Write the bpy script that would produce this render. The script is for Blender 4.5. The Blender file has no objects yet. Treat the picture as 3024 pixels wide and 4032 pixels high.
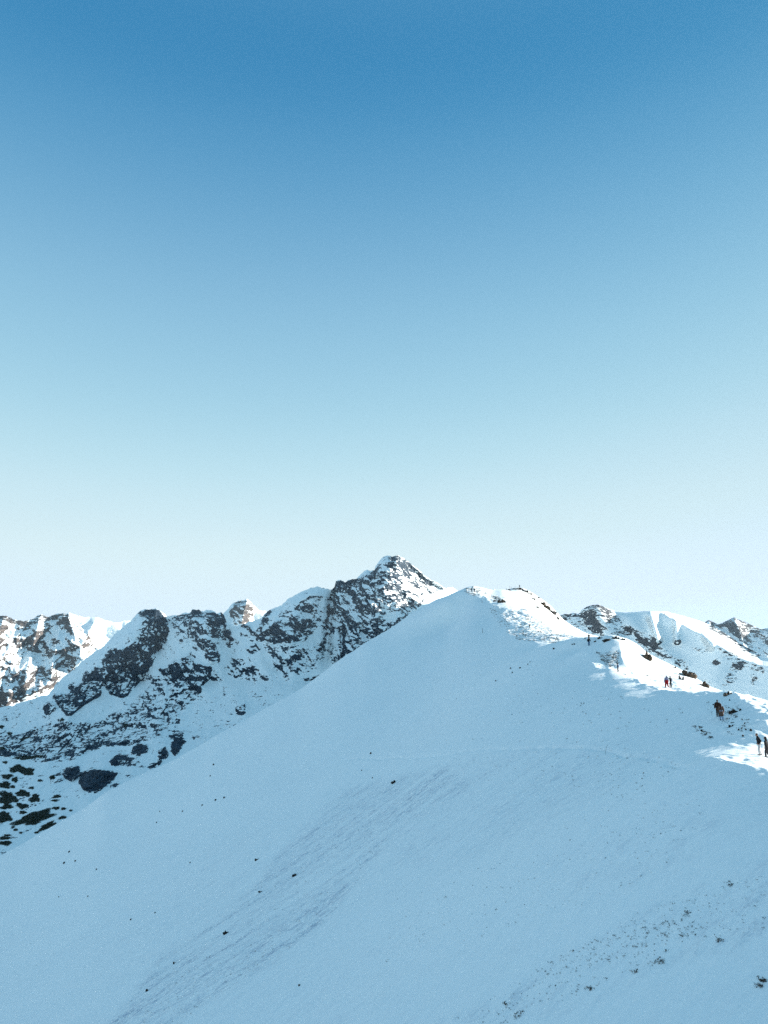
import bpy, math, random
import numpy as np
from mathutils import Vector, Matrix

rng = np.random.default_rng(7)
random.seed(7)
scene = bpy.context.scene
COL = scene.collection

# ------------------------------------------------------------------ camera
W, H, F = 3024, 4032, 2912.0           # frame of the photograph, focal length in its pixels
HORIZON = 2500
TILT = math.atan((HORIZON - H / 2) / F)
CT, ST = math.cos(TILT), math.sin(TILT)
cam = bpy.data.cameras.new("camera")
cam.sensor_fit = 'VERTICAL'; cam.sensor_height = 24.0; cam.lens = 24.0 * F / H
cam.clip_start = 0.5; cam.clip_end = 30000
cam_o = bpy.data.objects.new("camera", cam); COL.objects.link(cam_o)
cam_o.rotation_euler = (math.pi / 2 + TILT, 0, 0)
scene.camera = cam_o

def ab(px, py):
    """sight line of a picture point: x and z per metre of forward distance"""
    xc = (np.asarray(px, float) - W / 2) / F; yc = (H / 2 - np.asarray(py, float)) / F
    y = CT - ST * yc
    return xc / y, (ST + CT * yc) / y

def proj(x, y, z):
    """picture point of a place"""
    f = CT * y + ST * z; u = -ST * y + CT * z
    return W / 2 + F * x / f, H / 2 - F * u / f

def at(px, py, y):
    a, b = ab(px, py)
    return np.array([float(a) * y, y, float(b) * y])

# ------------------------------------------------------------------ noise
def _h(ix, iy, iz, seed):
    h = (ix * 374761393 + iy * 668265263 + iz * 2147483647 + seed * 1274126177) & 0xffffffff
    h = ((h ^ (h >> 13)) * 1274126177) & 0xffffffff
    return (h ^ (h >> 16)) & 255
_G = np.random.default_rng(3).normal(size=(256, 3)); _G /= np.linalg.norm(_G, axis=1)[:, None]

def noise2(x, y, seed=0):
    ix = np.floor(x).astype(np.int64); iy = np.floor(y).astype(np.int64)
    fx = x - ix; fy = y - iy
    u = fx * fx * fx * (fx * (fx * 6 - 15) + 10); v = fy * fy * fy * (fy * (fy * 6 - 15) + 10)
    def c(dx, dy):
        g = _G[_h(ix + dx, iy + dy, 0, seed)]
        return g[..., 0] * (fx - dx) + g[..., 1] * (fy - dy)
    a = c(0, 0); b = c(1, 0); d = c(0, 1); e = c(1, 1)
    return ((a + u * (b - a)) * (1 - v) + (d + u * (e - d)) * v) * 1.7

def fbm(x, y, seed=0, octs=4, gain=.5):
    s = 0; amp = 1; t = 0
    for o in range(octs):
        s = s + amp * noise2(x * 2 ** o + 17.3 * o, y * 2 ** o - 9.1 * o, seed + o); t += amp; amp *= gain
    return s / t

def ridged(x, y, seed=0, octs=4, gain=.5):
    s = 0; amp = 1; t = 0
    for o in range(octs):
        n = 1 - np.abs(noise2(x * 2 ** o + 31.7 * o, y * 2 ** o + 5.3 * o, seed + o)) * 1.6
        s = s + amp * n; t += amp; amp *= gain
    return s / t

def sstep(e0, e1, x):
    t = np.clip((x - e0) / (e1 - e0), 0, 1); return t * t * (3 - 2 * t)

# ------------------------------------------------------------------ soft masks traced as polygons
CELL = 4
def raster(polys, x0, y0, x1, y1, blur=2):
    w = int((x1 - x0) / CELL) + 1; h = int((y1 - y0) / CELL) + 1
    gx, gy = np.meshgrid(x0 + np.arange(w) * CELL, y0 + np.arange(h) * CELL)
    M = np.zeros((h, w))
    for val, pts in polys:
        p = np.asarray(pts, float); ins = np.zeros((h, w), bool)
        for (ax, ay), (bx, by) in zip(p, np.roll(p, -1, 0)):
            if ay == by: continue
            c = (gy < ay) != (gy < by)
            ins ^= c & (gx < (bx - ax) * (gy - ay) / (by - ay) + ax)
        M = np.where(ins, (np.maximum(M, val) if val > 0 else M * (1 + val)), M)
    for _ in range(blur):
        P = np.pad(M, 1, mode='edge')
        M = (P[:-2, 1:-1] + 2 * P[1:-1, 1:-1] + P[2:, 1:-1]) / 4
        P = np.pad(M, 1, mode='edge')
        M = (P[1:-1, :-2] + 2 * P[1:-1, 1:-1] + P[1:-1, 2:]) / 4
    def sample(px, py):
        u = np.clip((px - x0) / CELL, 0, w - 1.001); v = np.clip((py - y0) / CELL, 0, h - 1.001)
        i = u.astype(int); j = v.astype(int); fu = u - i; fv = v - j
        return (M[j, i] * (1 - fu) + M[j, i + 1] * fu) * (1 - fv) + (M[j + 1, i] * (1 - fu) + M[j + 1, i + 1] * fu) * fv
    return sample

def cr(ox, oy, s, pts):
    return [(ox + x / s, oy + y / s) for x, y in pts]
c1 = lambda *p: cr(0, 2350, 2.074, p)
c2 = lambda *p: cr(500, 2100, 2.074, p)
c3 = lambda *p: cr(1100, 2100, 2.074, p)
c4 = lambda *p: cr(1700, 2200, 2.37, p)
c5 = lambda *p: cr(2200, 2300, 2.013, p)
c6 = lambda *p: cr(0, 2900, 1.0972, p)
c7 = lambda *p: cr(1512, 2900, 1.0972, p)
def line(w, pts):
    """a polyline as a thin polygon of half width w"""
    p = np.asarray(pts, float); d = np.gradient(p, axis=0); n = np.stack([-d[:, 1], d[:, 0]], 1)
    n /= np.linalg.norm(n, axis=1)[:, None] + 1e-9
    return [tuple(q) for q in np.vstack([p + n * w, (p - n * w)[::-1]])]

# ------------------------------------------------------------------ materials
def new_mat(name):
    m = bpy.data.materials.new(name); m.use_nodes = True
    nt = m.node_tree; b = nt.nodes["Principled BSDF"]
    return m, nt, b
def N(nt, t, **kw):
    n = nt.nodes.new(t)
    for k, v in kw.items(): setattr(n, k, v)
    return n
def math_n(nt, op, a, b=None, clamp=False):
    n = N(nt, 'ShaderNodeMath', operation=op); n.use_clamp = clamp
    for i, v in enumerate((a, b)):
        if v is None: continue
        if hasattr(v, 'is_output'): nt.links.new(v, n.inputs[i])
        else: n.inputs[i].default_value = v
    return n.outputs[0]
def noise_n(nt, vec, scale, detail=3, rough=.55):
    n = N(nt, 'ShaderNodeTexNoise'); n.inputs['Scale'].default_value = scale
    n.inputs['Detail'].default_value = detail; n.inputs['Roughness'].default_value = rough
    if vec is not None: nt.links.new(vec, n.inputs['Vector'])
    return n.outputs['Fac']
def mapping(nt, scale=(1, 1, 1), rot=(0, 0, 0)):
    g = N(nt, 'ShaderNodeNewGeometry'); m = N(nt, 'ShaderNodeMapping')
    m.inputs['Scale'].default_value = scale; m.inputs['Rotation'].default_value = rot
    nt.links.new(g.outputs['Position'], m.inputs['Vector'])
    return m.outputs['Vector']
def rgbmix(nt, fac, a, b):
    n = N(nt, 'ShaderNodeMix', data_type='RGBA')
    if hasattr(fac, 'is_output'): nt.links.new(fac, n.inputs[0])
    else: n.inputs[0].default_value = fac
    for i, v in ((6, a), (7, b)):
        if hasattr(v, 'is_output'): nt.links.new(v, n.inputs[i])
        else: n.inputs[i].default_value = (*v, 1)
    return n.outputs[2]
def ramp(nt, x, lo, hi):
    n = N(nt, 'ShaderNodeMapRange'); n.interpolation_type = 'SMOOTHSTEP'
    n.inputs['From Min'].default_value = lo; n.inputs['From Max'].default_value = hi
    nt.links.new(x, n.inputs['Value']); return n.outputs['Result']

SNOW = (0.925, 0.975, 0.965)

def rock_snow_mat(name, fine, mid, rock_a, rock_b, shear=0.5, sharp=0.06):
    """snow over rock: where rock shows follows the surveyed rock share of each place, broken up by ledges"""
    m, nt, b = new_mat(name)
    at_ = N(nt, 'ShaderNodeAttribute'); at_.attribute_name = 'rock'; r = math_n(nt, 'MULTIPLY', at_.outputs['Fac'], .97)
    v = mapping(nt, (1 / mid, 1 / mid, 1.6 / mid), (0, shear, 0))
    v2 = mapping(nt, (1 / fine, 1 / fine, 2.0 / fine), (0, shear, 0))
    n1 = noise_n(nt, v, 1, 4, .6); n2 = noise_n(nt, v2, 1, 3, .65)
    x = math_n(nt, 'ADD', r, math_n(nt, 'MULTIPLY', math_n(nt, 'SUBTRACT', n1, .5), 1.35))
    x = math_n(nt, 'ADD', x, math_n(nt, 'MULTIPLY', math_n(nt, 'SUBTRACT', n2, .5), 1.7))
    # ledges: bands along the dip of the beds that hold snow
    n3 = noise_n(nt, mapping(nt, (.30 / fine, .30 / fine, 1.5 / fine), (0, shear * .8, .3)), 1, 3, .6)
    x = math_n(nt, 'ADD', x, math_n(nt, 'MULTIPLY', math_n(nt, 'SUBTRACT', n3, .5), 1.3))
    st_ = N(nt, 'ShaderNodeAttribute'); st_.attribute_name = 'steep'
    x = math_n(nt, 'ADD', x, math_n(nt, 'MULTIPLY', st_.outputs['Fac'], 1.5))
    fac = ramp(nt, x, .5 - sharp, .5 + sharp)
    # bare places only where the survey has rock at all
    fac = math_n(nt, 'MULTIPLY', fac, ramp(nt, r, .02, .12))
    rock = rgbmix(nt, ramp(nt, math_n(nt, 'ADD', math_n(nt, 'MULTIPLY', n2, .5), math_n(nt, 'MULTIPLY', n3, .5)), .40, .64), rock_a, rock_b)
    col = rgbmix(nt, fac, SNOW, rock)
    nt.links.new(col, b.inputs['Base Color']); b.inputs['Roughness'].default_value = .8
    b.inputs['Specular IOR Level'].default_value = .15
    bp = N(nt, 'ShaderNodeBump'); bp.inputs['Strength'].default_value = .9; bp.inputs['Distance'].default_value = fine * .25
    nt.links.new(math_n(nt, 'MULTIPLY', n2, math_n(nt, 'ADD', fac, .08)), bp.inputs['Height']); nt.links.new(bp.outputs[0], b.inputs['Normal'])
    return m

def plain_mat(name, col, rough=.75, var=.25, scale=8.0, spec=.2):
    m, nt, b = new_mat(name)
    tc = N(nt, 'ShaderNodeTexCoord')
    n = noise_n(nt, tc.outputs['Object'], scale, 3, .6)
    c = rgbmix(nt, n, tuple(x * (1 - var) for x in col), tuple(min(1, x * (1 + var)) for x in col))
    nt.links.new(c, b.inputs['Base Color']); b.inputs['Roughness'].default_value = rough
    b.inputs['Specular IOR Level'].default_value = spec
    return m

def hill_mat():
    m, nt, b = new_mat("wind_packed_snow")
    v_s = mapping(nt, (.32, 1.0, .32), (0, 0, .12))     # streaks running down the fall line
    rough = N(nt, 'ShaderNodeAttribute'); rough.attribute_name = 'crust'
    stone = N(nt, 'ShaderNodeAttribute'); stone.attribute_name = 'rock'
    f1 = noise_n(nt, v_s, 1.6, 5, .62)
    f2 = noise_n(nt, mapping(nt, (.8, 1.5, .8), (0, 0, .12)), 3.2, 5, .7)
    f3 = noise_n(nt, mapping(nt), .035, 3, .5)
    # crusted old snow is greyer where wind has stripped the fresh cover
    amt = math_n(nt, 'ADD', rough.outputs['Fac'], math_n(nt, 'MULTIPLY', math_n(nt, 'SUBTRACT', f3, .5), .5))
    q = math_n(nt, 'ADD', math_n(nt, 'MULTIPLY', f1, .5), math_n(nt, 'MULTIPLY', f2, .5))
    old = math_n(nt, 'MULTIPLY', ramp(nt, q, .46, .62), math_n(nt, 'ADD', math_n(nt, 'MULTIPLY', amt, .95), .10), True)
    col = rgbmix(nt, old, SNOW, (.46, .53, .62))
    gn = noise_n(nt, mapping(nt, (1.0, 1.0, 1.0)), 1.1, 5, .7)
    gr = ramp(nt, math_n(nt, 'ADD', stone.outputs['Fac'], math_n(nt, 'MULTIPLY', math_n(nt, 'SUBTRACT', gn, .5), 1.3)), .5, .62)
    gr = math_n(nt, 'MULTIPLY', gr, ramp(nt, stone.outputs['Fac'], .02, .12))
    col = rgbmix(nt, gr, col, (.14, .12, .10))
    nt.links.new(col, b.inputs['Base Color']); b.inputs['Roughness'].default_value = .7
    b.inputs['Specular IOR Level'].default_value = .2
    bp = N(nt, 'ShaderNodeBump'); bp.inputs['Distance'].default_value = .11
    nt.links.new(math_n(nt, 'ADD', math_n(nt, 'MULTIPLY', rough.outputs['Fac'], .75), .36, True), bp.inputs['Strength'])
    nt.links.new(math_n(nt, 'ADD', f1, math_n(nt, 'MULTIPLY', f2, .6)), bp.inputs['Height'])
    nt.links.new(bp.outputs[0], b.inputs['Normal'])
    return m

# ------------------------------------------------------------------ mesh helpers
def grid_mesh(name, P, mat, attrs=None, smooth=True):
    """P: rows x cols x 3"""
    r, c, _ = P.shape
    me = bpy.data.meshes.new(name)
    idx = np.arange(r * c).reshape(r, c)
    q = np.stack([idx[:-1, :-1], idx[:-1, 1:], idx[1:, 1:], idx[1:, :-1]], -1).reshape(-1, 4)
    me.vertices.add(r * c); me.vertices.foreach_set("co", P.reshape(-1).astype(np.float32))
    me.loops.add(q.size); me.loops.foreach_set("vertex_index", q.reshape(-1).astype(np.int32))
    me.polygons.add(len(q)); me.polygons.foreach_set("loop_start", (np.arange(len(q)) * 4).astype(np.int32))
    me.polygons.foreach_set("use_smooth", np.full(len(q), smooth))
    me.update(calc_edges=True)
    for k, v in (attrs or {}).items():
        a = me.attributes.new(k, 'FLOAT', 'POINT'); a.data.foreach_set("value", v.reshape(-1).astype(np.float32))
    me.materials.append(mat)
    o = bpy.data.objects.new(name, me); COL.objects.link(o)
    return o

def tag(o, label, cat=None, group=None, kind=None):
    o["label"] = label
    if cat: o["category"] = cat
    if group: o["group"] = group
    if kind: o["kind"] = kind
    return o

def mesh_obj(name, verts, faces, mat, parent=None, smooth=False):
    me = bpy.data.meshes.new(name); me.from_pydata([tuple(v) for v in verts], [], [tuple(f) for f in faces]); me.update()
    if mat: me.materials.append(mat)
    if smooth: me.polygons.foreach_set("use_smooth", [True] * len(me.polygons))
    o = bpy.data.objects.new(name, me); COL.objects.link(o)
    if parent: o.parent = parent
    return o

def interp_poly(pts, x):
    p = np.asarray(pts, float); return np.interp(x, p[:, 0], p[:, 1])

# ================================================================== traced outlines (photo pixels)
HILL_SIL = [(-900, 3930), (-400, 3612), (0, 3370), (48, 3343), (96, 3319), (169, 3276), (270, 3218), (337, 3179), (415, 3121), (482, 3088),
            (579, 3039), (675, 2996), (800, 2929), (847, 2898), (919, 2862), (982, 2828), (1079, 2770), (1175, 2717), (1245, 2664),
            (1303, 2621), (1341, 2592), (1399, 2558), (1438, 2529), (1486, 2505), (1534, 2476), (1568, 2452), (1611, 2418), (1654, 2389),
            (1679, 2370), (1717, 2343), (1765, 2334), (1814, 2324), (1843, 2315), (1869, 2312), (1903, 2320), (1936, 2327), (1953, 2325),
            (1991, 2323), (2012, 2316), (2038, 2312), (2059, 2314), (2071, 2321), (2092, 2331), (2122, 2352), (2139, 2364), (2164, 2381),
            (2181, 2397), (2192, 2413), (2206, 2434), (2227, 2450), (2261, 2472), (2299, 2492), (2314, 2497), (2349, 2506), (2389, 2503),
            (2419, 2502), (2468, 2516), (2498, 2529), (2523, 2545), (2548, 2570), (2597, 2595), (2647, 2620), (2677, 2638), (2722, 2660),
            (2741, 2672), (2786, 2699), (2846, 2724), (2890, 2737), (2945, 2746), (3024, 2765), (3400, 2860), (3900, 3000)]
FAR_SKY = [(-500, 2470), (-200, 2440), (0, 2425), (19, 2421), (48, 2437), (72, 2444), (96, 2446), (125, 2439), (149, 2422), (169, 2420), (183, 2430),
           (207, 2422), (231, 2417), (251, 2413), (270, 2413), (289, 2420), (328, 2430), (366, 2430), (400, 2434), (419, 2444), (448, 2451),
           (472, 2451), (482, 2444), (501, 2442), (511, 2444), (600, 2480), (800, 2460), (870, 2425), (895, 2401), (915, 2375), (934, 2368),
           (972, 2360), (992, 2375), (1006, 2389), (1021, 2404), (1045, 2405), (1060, 2420), (1150, 2440), (1300, 2470)]
MID_SKY = [(-500, 2900), (-200, 2810), (60, 2775), (110, 2757), (193, 2733), (217, 2697), (251, 2663), (289, 2639), (337, 2591), (410, 2543), (458, 2490), (511, 2449),
           (529, 2428), (548, 2409), (572, 2398), (611, 2397), (630, 2404), (645, 2413), (654, 2428), (693, 2422), (731, 2413), (751, 2411),
           (758, 2400), (784, 2401), (794, 2405), (818, 2403), (838, 2405), (852, 2413), (871, 2411), (881, 2420), (892, 2455), (920, 2468), (948, 2460), (985, 2447),
           (1030, 2433), (1045, 2413), (1069, 2399), (1088, 2389), (1112, 2382), (1136, 2356), (1175, 2336), (1194, 2327), (1223, 2315), (1252, 2310),
           (1281, 2317), (1296, 2322), (1307, 2319), (1317, 2312), (1322, 2288), (1331, 2283), (1351, 2288), (1360, 2293), (1375, 2282),
           (1404, 2279), (1413, 2269), (1433, 2249), (1447, 2244), (1462, 2247), (1474, 2247), (1478, 2230), (1495, 2206), (1510, 2192),
           (1524, 2186), (1544, 2194), (1558, 2187), (1570, 2186), (1587, 2196), (1606, 2211), (1630, 2228), (1650, 2245), (1669, 2266),
           (1688, 2278), (1717, 2293), (1741, 2307), (1756, 2319), (1761, 2315), (1780, 2311), (1794, 2322), (1830, 2345), (1950, 2370), (2100, 2410)]
RIGHT_SKY = [(2080, 2470), (2140, 2440), (2200, 2424), (2225, 2417), (2240, 2419), (2255, 2413), (2279, 2417), (2289, 2402), (2309, 2389), (2334, 2381),
             (2359, 2381), (2379, 2389), (2399, 2399), (2424, 2407), (2461, 2412), (2498, 2409), (2548, 2407), (2617, 2407), (2647, 2414),
             (2697, 2427), (2746, 2442), (2781, 2454), (2821, 2474), (2871, 2504), (2920, 2538), (2970, 2563), (2995, 2578), (3024, 2588), (3200, 2680), (3500, 2830)]
FARR_SKY = [(2600, 2560), (2700, 2500), (2760, 2460), (2779, 2449), (2789, 2441), (2806, 2447), (2828, 2459), (2846, 2452), (2866, 2442), (2891, 2430), (2915, 2442),
            (2945, 2454), (2975, 2469), (3000, 2479), (3015, 2474), (3030, 2473), (3100, 2450), (3200, 2480), (3350, 2450), (3600, 2520)]

# ================================================================== near hill: a height field in polar rings about the walk
def A3(px, py, y): return tuple(at(px, py, y))
ctrl = []
# open slope that falls to the left
for x in (-330, -240, -150, -80, -30, 0):
    for y, c in ((45, -29), (75, -28.5), (105, -29.5), (140, -31), (180, -31), (225, -28), (275, -20), (315, -9.5)):
        if x < -100 and y < 60: continue
        ctrl.append((x, y, .577 * x + c))
for px in (-700, -350, 0, 169, 337, 482, 675, 847, 982, 1079, 1245, 1341, 1438, 1568, 1679, 1765):
    py = interp_poly(HILL_SIL, px); D = 352
    x, y, z = A3(px, py, D); ctrl.append((x, y, z))
    ctrl.append((x, y + 60, z - 14)); ctrl.append((x, y + 170, z - 85)); ctrl.append((x, y + 330, z - 230))
# foreground to the right of the frame's bottom
for p in ((19, 36, -17.5), (10, 18, -9.5), (0, 0, -1.7), (22, 18, -7.0), (30, 40, -11.3), (45, 30, -14), (48, 66, -14), (62, 62, -20), (34.5, 60, -11.0), (38, 64, -11.9), (35, 54, -11.6), (42, 70, -11.4), (-20, 10, -17), (-45, 20, -30)): ctrl.append(p)
# the walked crest, the people's footing
for p in ((2990, 2973, 64), (2838, 2835, 84), (2625, 2707, 118), (2432, 2644, 160), (2318, 2541, 176), (2085, 2473, 282), (1860, 2329, 364),
          (2900, 3010, 60), (2760, 2900, 77), (2700, 2790, 97), (2543, 2702, 121), (2409, 2643, 158), (2300, 2575, 180), (2360, 2610, 165), (3020, 3000, 62), (2850, 2990, 63),
          (3024, 2830, 76), (2930, 2775, 89), (2846, 2735, 101), (2697, 2730, 106), (1810, 2336, 356), (1775, 2380, 350), (1740, 2400, 346), (1850, 2400, 340), (1800, 2400, 350), (1900, 2430, 325), (1950, 2450, 305), (1900, 2370, 345),
          (1843, 2346, 358), (1928, 2381, 338), (1995, 2449, 300), (2004, 2512, 262), (2050, 2533, 240), (2156, 2544, 215), (2202, 2529, 190), (2249, 2514, 187)):
    ctrl.append(A3(*p))
CREST_R = [(3300, 2835, 82), (3024, 2765, 104), (2945, 2746, 116), (2890, 2737, 127), (2846, 2724, 138), (2786, 2699, 149), (2741, 2672, 157), (2697, 2645, 163), (2647, 2620, 167),
           (2597, 2595, 170), (2548, 2570, 172), (2498, 2529, 174), (2450, 2509, 178), (2419, 2502, 181), (2349, 2506, 186), (2299, 2492, 238), (2261, 2472, 285),
           (2206, 2434, 335), (2181, 2397, 372), (2139, 2364, 402), (2092, 2331, 425), (2038, 2312, 432), (1991, 2323, 415), (1936, 2327, 396), (1903, 2320, 390), (1869, 2312, 378)]
for px, py, y in CREST_R:
    x, yy, z = A3(px, py, y); ctrl.append((x, yy, z))
    if px > 2030:
        ctrl.append((x + 16, yy + 6, z - 8)); ctrl.append((x + 60, yy + 14, z - 40)); ctrl.append((x + 190, yy + 30, z - 140))
    else:
        ctrl.append((x, yy + 40, z - 8)); ctrl.append((x, yy + 140, z - 60))
ctrl = np.array(ctrl)
_S = 100.0
def tps_fit(P, lam=1e-3):
    X = P[:, :2] / _S; n = len(X)
    d2 = ((X[:, None] - X[None]) ** 2).sum(-1); K = .5 * d2 * np.log(d2 + 1e-12) + lam * np.eye(n)
    Q = np.hstack([np.ones((n, 1)), X]); A = np.block([[K, Q], [Q.T, np.zeros((3, 3))]])
    s = np.linalg.solve(A, np.concatenate([P[:, 2], np.zeros(3)]))
    return X, s
TX, TSOL = tps_fit(ctrl, .0006)
def tps(x, y):
    X = x / _S; Y = y / _S; z = TSOL[-3] + TSOL[-2] * X + TSOL[-1] * Y
    for (cx, cy), w in zip(TX, TSOL[:-3]):
        d2 = (X - cx) ** 2 + (Y - cy) ** 2
        z = z + w * .5 * d2 * np.log(d2 + 1e-12)
    return z

# angular columns: fine where the picture looks, coarse beside it
a_lo, _ = ab(-60, HORIZON); a_hi, _ = ab(W + 60, HORIZON)
acol = np.concatenate([np.linspace(-1.9, a_lo, 60, endpoint=False), np.linspace(a_lo, a_hi, 1150), np.linspace(a_hi, 2.2, 60)[1:]])
yrow = np.concatenate([np.linspace(-12, 14, 14, endpoint=False), np.geomspace(14, 34, 40, endpoint=False), np.geomspace(34, 470, 1150, endpoint=False), np.geomspace(470, 3400, 90)])
fan = np.where(yrow < 14, 14 + 0 * yrow, yrow)          # behind the walker the columns run parallel
# coarse survey first, then refined
yc = np.concatenate([np.linspace(-12, 14, 10, endpoint=False), np.geomspace(14, 480, 150, endpoint=False), np.geomspace(480, 3400, 30)])
fc = np.where(yc < 14, 14, yc)
ac = np.interp(np.linspace(0, len(acol) - 1, 330), np.arange(len(acol)), acol)
Xc = ac[None] * fc[:, None]; Yc = np.repeat(yc[:, None], len(ac), 1)
Zc = tps(Xc, Yc)
floor_z = -640 + 0 * Xc
Zc = np.where(Yc > 430, np.minimum(Zc, 30 - .55 * (Yc - 430)), Zc)
# main ridge carrying on behind the summit towards the far peak
xr = np.interp(Yc, [430, 900, 1700, 2600, 3400], [75, 150, 265, 385, 430]); zr = np.interp(Yc, [430, 560, 900, 1700, 2600], [20, 10, 38, 88, 160])
Zr = zr - .62 * np.abs(Xc - xr)
Zc = np.where(Yc > 430, np.maximum(Zc, Zr), Zc)
Zc = np.maximum(Zc, floor_z)
# outline fit: lift each column a little so its skyline stands where it was surveyed
near = (yc > 20) & (yc < 470)
bz = np.where(near[:, None], Zc / np.maximum(Yc, 1), -9)
jmax = bz.argmax(0); bmax = bz.max(0)
pxs, _ = proj(ac, np.ones_like(ac), bmax)
tb = ab(pxs, interp_poly(HILL_SIL, pxs))[1]
delta = tb - bmax
ysil = yc[jmax].astype(float)
a_r = float(ab(3030, HORIZON)[0])
edge_w = sstep(a_lo - .10, a_lo - .01, ac) * sstep(a_r + .006, a_r - .004, ac)
delta = np.where((ac > a_r + .006) | (ac < -.72), 0, delta)
def smooth1(v, sig):
    k = np.arange(-40, 41); g = np.exp(-.5 * (k / sig) ** 2); g /= g.sum()
    return np.convolve(np.pad(v, 40, mode='edge'), g, 'valid')
inr = (ac > a_lo) & (ac < a_hi)
print("outline fit, m at the crest:", np.abs(delta * ysil)[inr].max())
ysm = smooth1(ysil, 5)
Zc = Zc + np.where(Yc > 20, (smooth1(delta, 5) * edge_w)[None] * np.minimum(Yc, ysm[None] * 1.5) * sstep(.3, .9, Yc / ysm[None]), 0)
bz = np.where(near[:, None], Zc / np.maximum(Yc, 1), -9); jmax = bz.argmax(0)
d2 = smooth1(tb - bz.max(0), 1.5) * edge_w; ysm = smooth1(yc[jmax].astype(float), 2)
Zc = Zc + np.where(Yc > 20, d2[None] * np.minimum(Yc, ysm[None] * 1.5) * sstep(.72, .97, Yc / ysm[None]), 0)
# fine grid by interpolation of the survey (bicubic in index space)
def up(Z, ys, xs, yq, xq):
    def cubic(Z, s, q):
        i = np.clip(np.searchsorted(s, q) - 1, 0, len(s) - 2)
        m = np.gradient(Z, s, axis=0)
        h = (s[i + 1] - s[i]); t = (q - s[i]) / h
        h = h[:, None]; t = t[:, None]
        return (2 * t**3 - 3 * t**2 + 1) * Z[i] + (t**3 - 2 * t**2 + t) * h * m[i] + (-2 * t**3 + 3 * t**2) * Z[i + 1] + (t**3 - t**2) * h * m[i + 1]
    A = cubic(Z, ys, yq)
    return cubic(A.T.copy(), xs, xq).T.copy()
Zh = up(Zc, yc, ac, yrow, acol)
Xh = acol[None] * fan[:, None]; Yh = np.repeat(yrow[:, None], len(acol), 1)
PX, PY = proj(Xh, np.maximum(Yh, 5), Zh)

def ground(px, py):
    """place on the snow slope that the picture point looks at"""
    a, b = ab(px, py); a = float(a); b = float(b)
    i = np.interp(a, acol, np.arange(len(acol))); i0 = int(i); f = i - i0; i1 = min(i0 + 1, len(acol) - 1)
    col = BM[:, i0] * (1 - f) + BM[:, i1] * f
    j = int(np.searchsorted(col, b)); j = min(max(j, 1), len(yrow) - 2)
    if yrow[j] > 470: j = int(np.argmax(np.where(yrow < 470, BZ[:, i0], -9)))
    c0, c1_ = col[j - 1], col[j]
    t = 0 if c1_ <= c0 else min(1, max(0, (b - c0) / (c1_ - c0)))
    y = yrow[j - 1] * (1 - t) + yrow[j] * t
    z0 = Zh[j - 1, i0] * (1 - f) + Zh[j - 1, i1] * f; z1 = Zh[j, i0] * (1 - f) + Zh[j, i1] * f
    return np.array([a * y, y, z0 * (1 - t) + z1 * t])
def survey():
    global BZ, BM
    BZ = np.where((Yh > 14), Zh / np.maximum(Yh, 1), -9); BM = np.maximum.accumulate(BZ, 0)
survey()
def dist_line(pts):
    P = np.array([ground(*p)[:2] for p in pts]); D = np.full(Xh.shape, 1e9)
    lo = P.min(0) - 40; hi = P.max(0) + 40
    m = (Xh > lo[0]) & (Xh < hi[0]) & (Yh > lo[1]) & (Yh < hi[1])
    x, y = Xh[m], Yh[m]; d = np.full(x.shape, 1e9)
    for (ax, ay), (bx, by) in zip(P[:-1], P[1:]):
        t = np.clip(((x - ax) * (bx - ax) + (y - ay) * (by - ay)) / ((bx - ax) ** 2 + (by - ay) ** 2 + 1e-9), 0, 1)
        d = np.minimum(d, np.hypot(x - ax - t * (bx - ax), y - ay - t * (by - ay)))
    D[m] = d; return D
CREASE = [([(1852, 2352), (1864, 2355), (1911, 2358), (1919, 2369), (1928, 2381), (1953, 2411), (1995, 2449), (2004, 2512), (2050, 2533), (2110, 2543)], .85, 4.5),
          ([(2300, 2572), (2322, 2600), (2345, 2640), (2409, 2644), (2458, 2646)], .45, 2.6), ([(2440, 2535), (2446, 2590), (2470, 2636)], .5, 3.0),
          ([(2500, 2685), (2543, 2702), (2607, 2722), (2697, 2728), (2736, 2737), (2846, 2734), (2895, 2745), (2960, 2792), (3024, 2832)], .55, 3.0),
          ([(2800, 2988), (2870, 3002), (2950, 3014), (3040, 3034)], .62, 2.2), ([(2890, 2917), (2950, 2911), (3040, 2904)], .16, .8)]
g_ = ground(1786, 2356)
Zh = Zh + .24 * (Xh - g_[0] - 6.5) * np.exp(-((Xh - g_[0]) / 14) ** 2 - ((Yh - g_[1]) / 30) ** 2)
wob = fbm(Xh / 9, Yh / 9, 77, 3)
for pts, h_, w_ in CREASE:
    D = dist_line(pts) + 1.2 * wob
    Zh = Zh + h_ * np.exp(-np.abs(D) / w_)
D = dist_line([(1370, 2992), (1560, 2982), (1700, 2974), (1860, 2962), (2000, 2950), (2150, 2942), (2300, 2937), (2420, 2945), (2560, 2975), (2700, 3010)])
Zh = Zh - .30 * np.exp(-(D / .4) ** 2) * np.clip(.5 + 1.4 * fbm(Xh / 3, Yh / 3, 83, 3), 0, 1)

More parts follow.
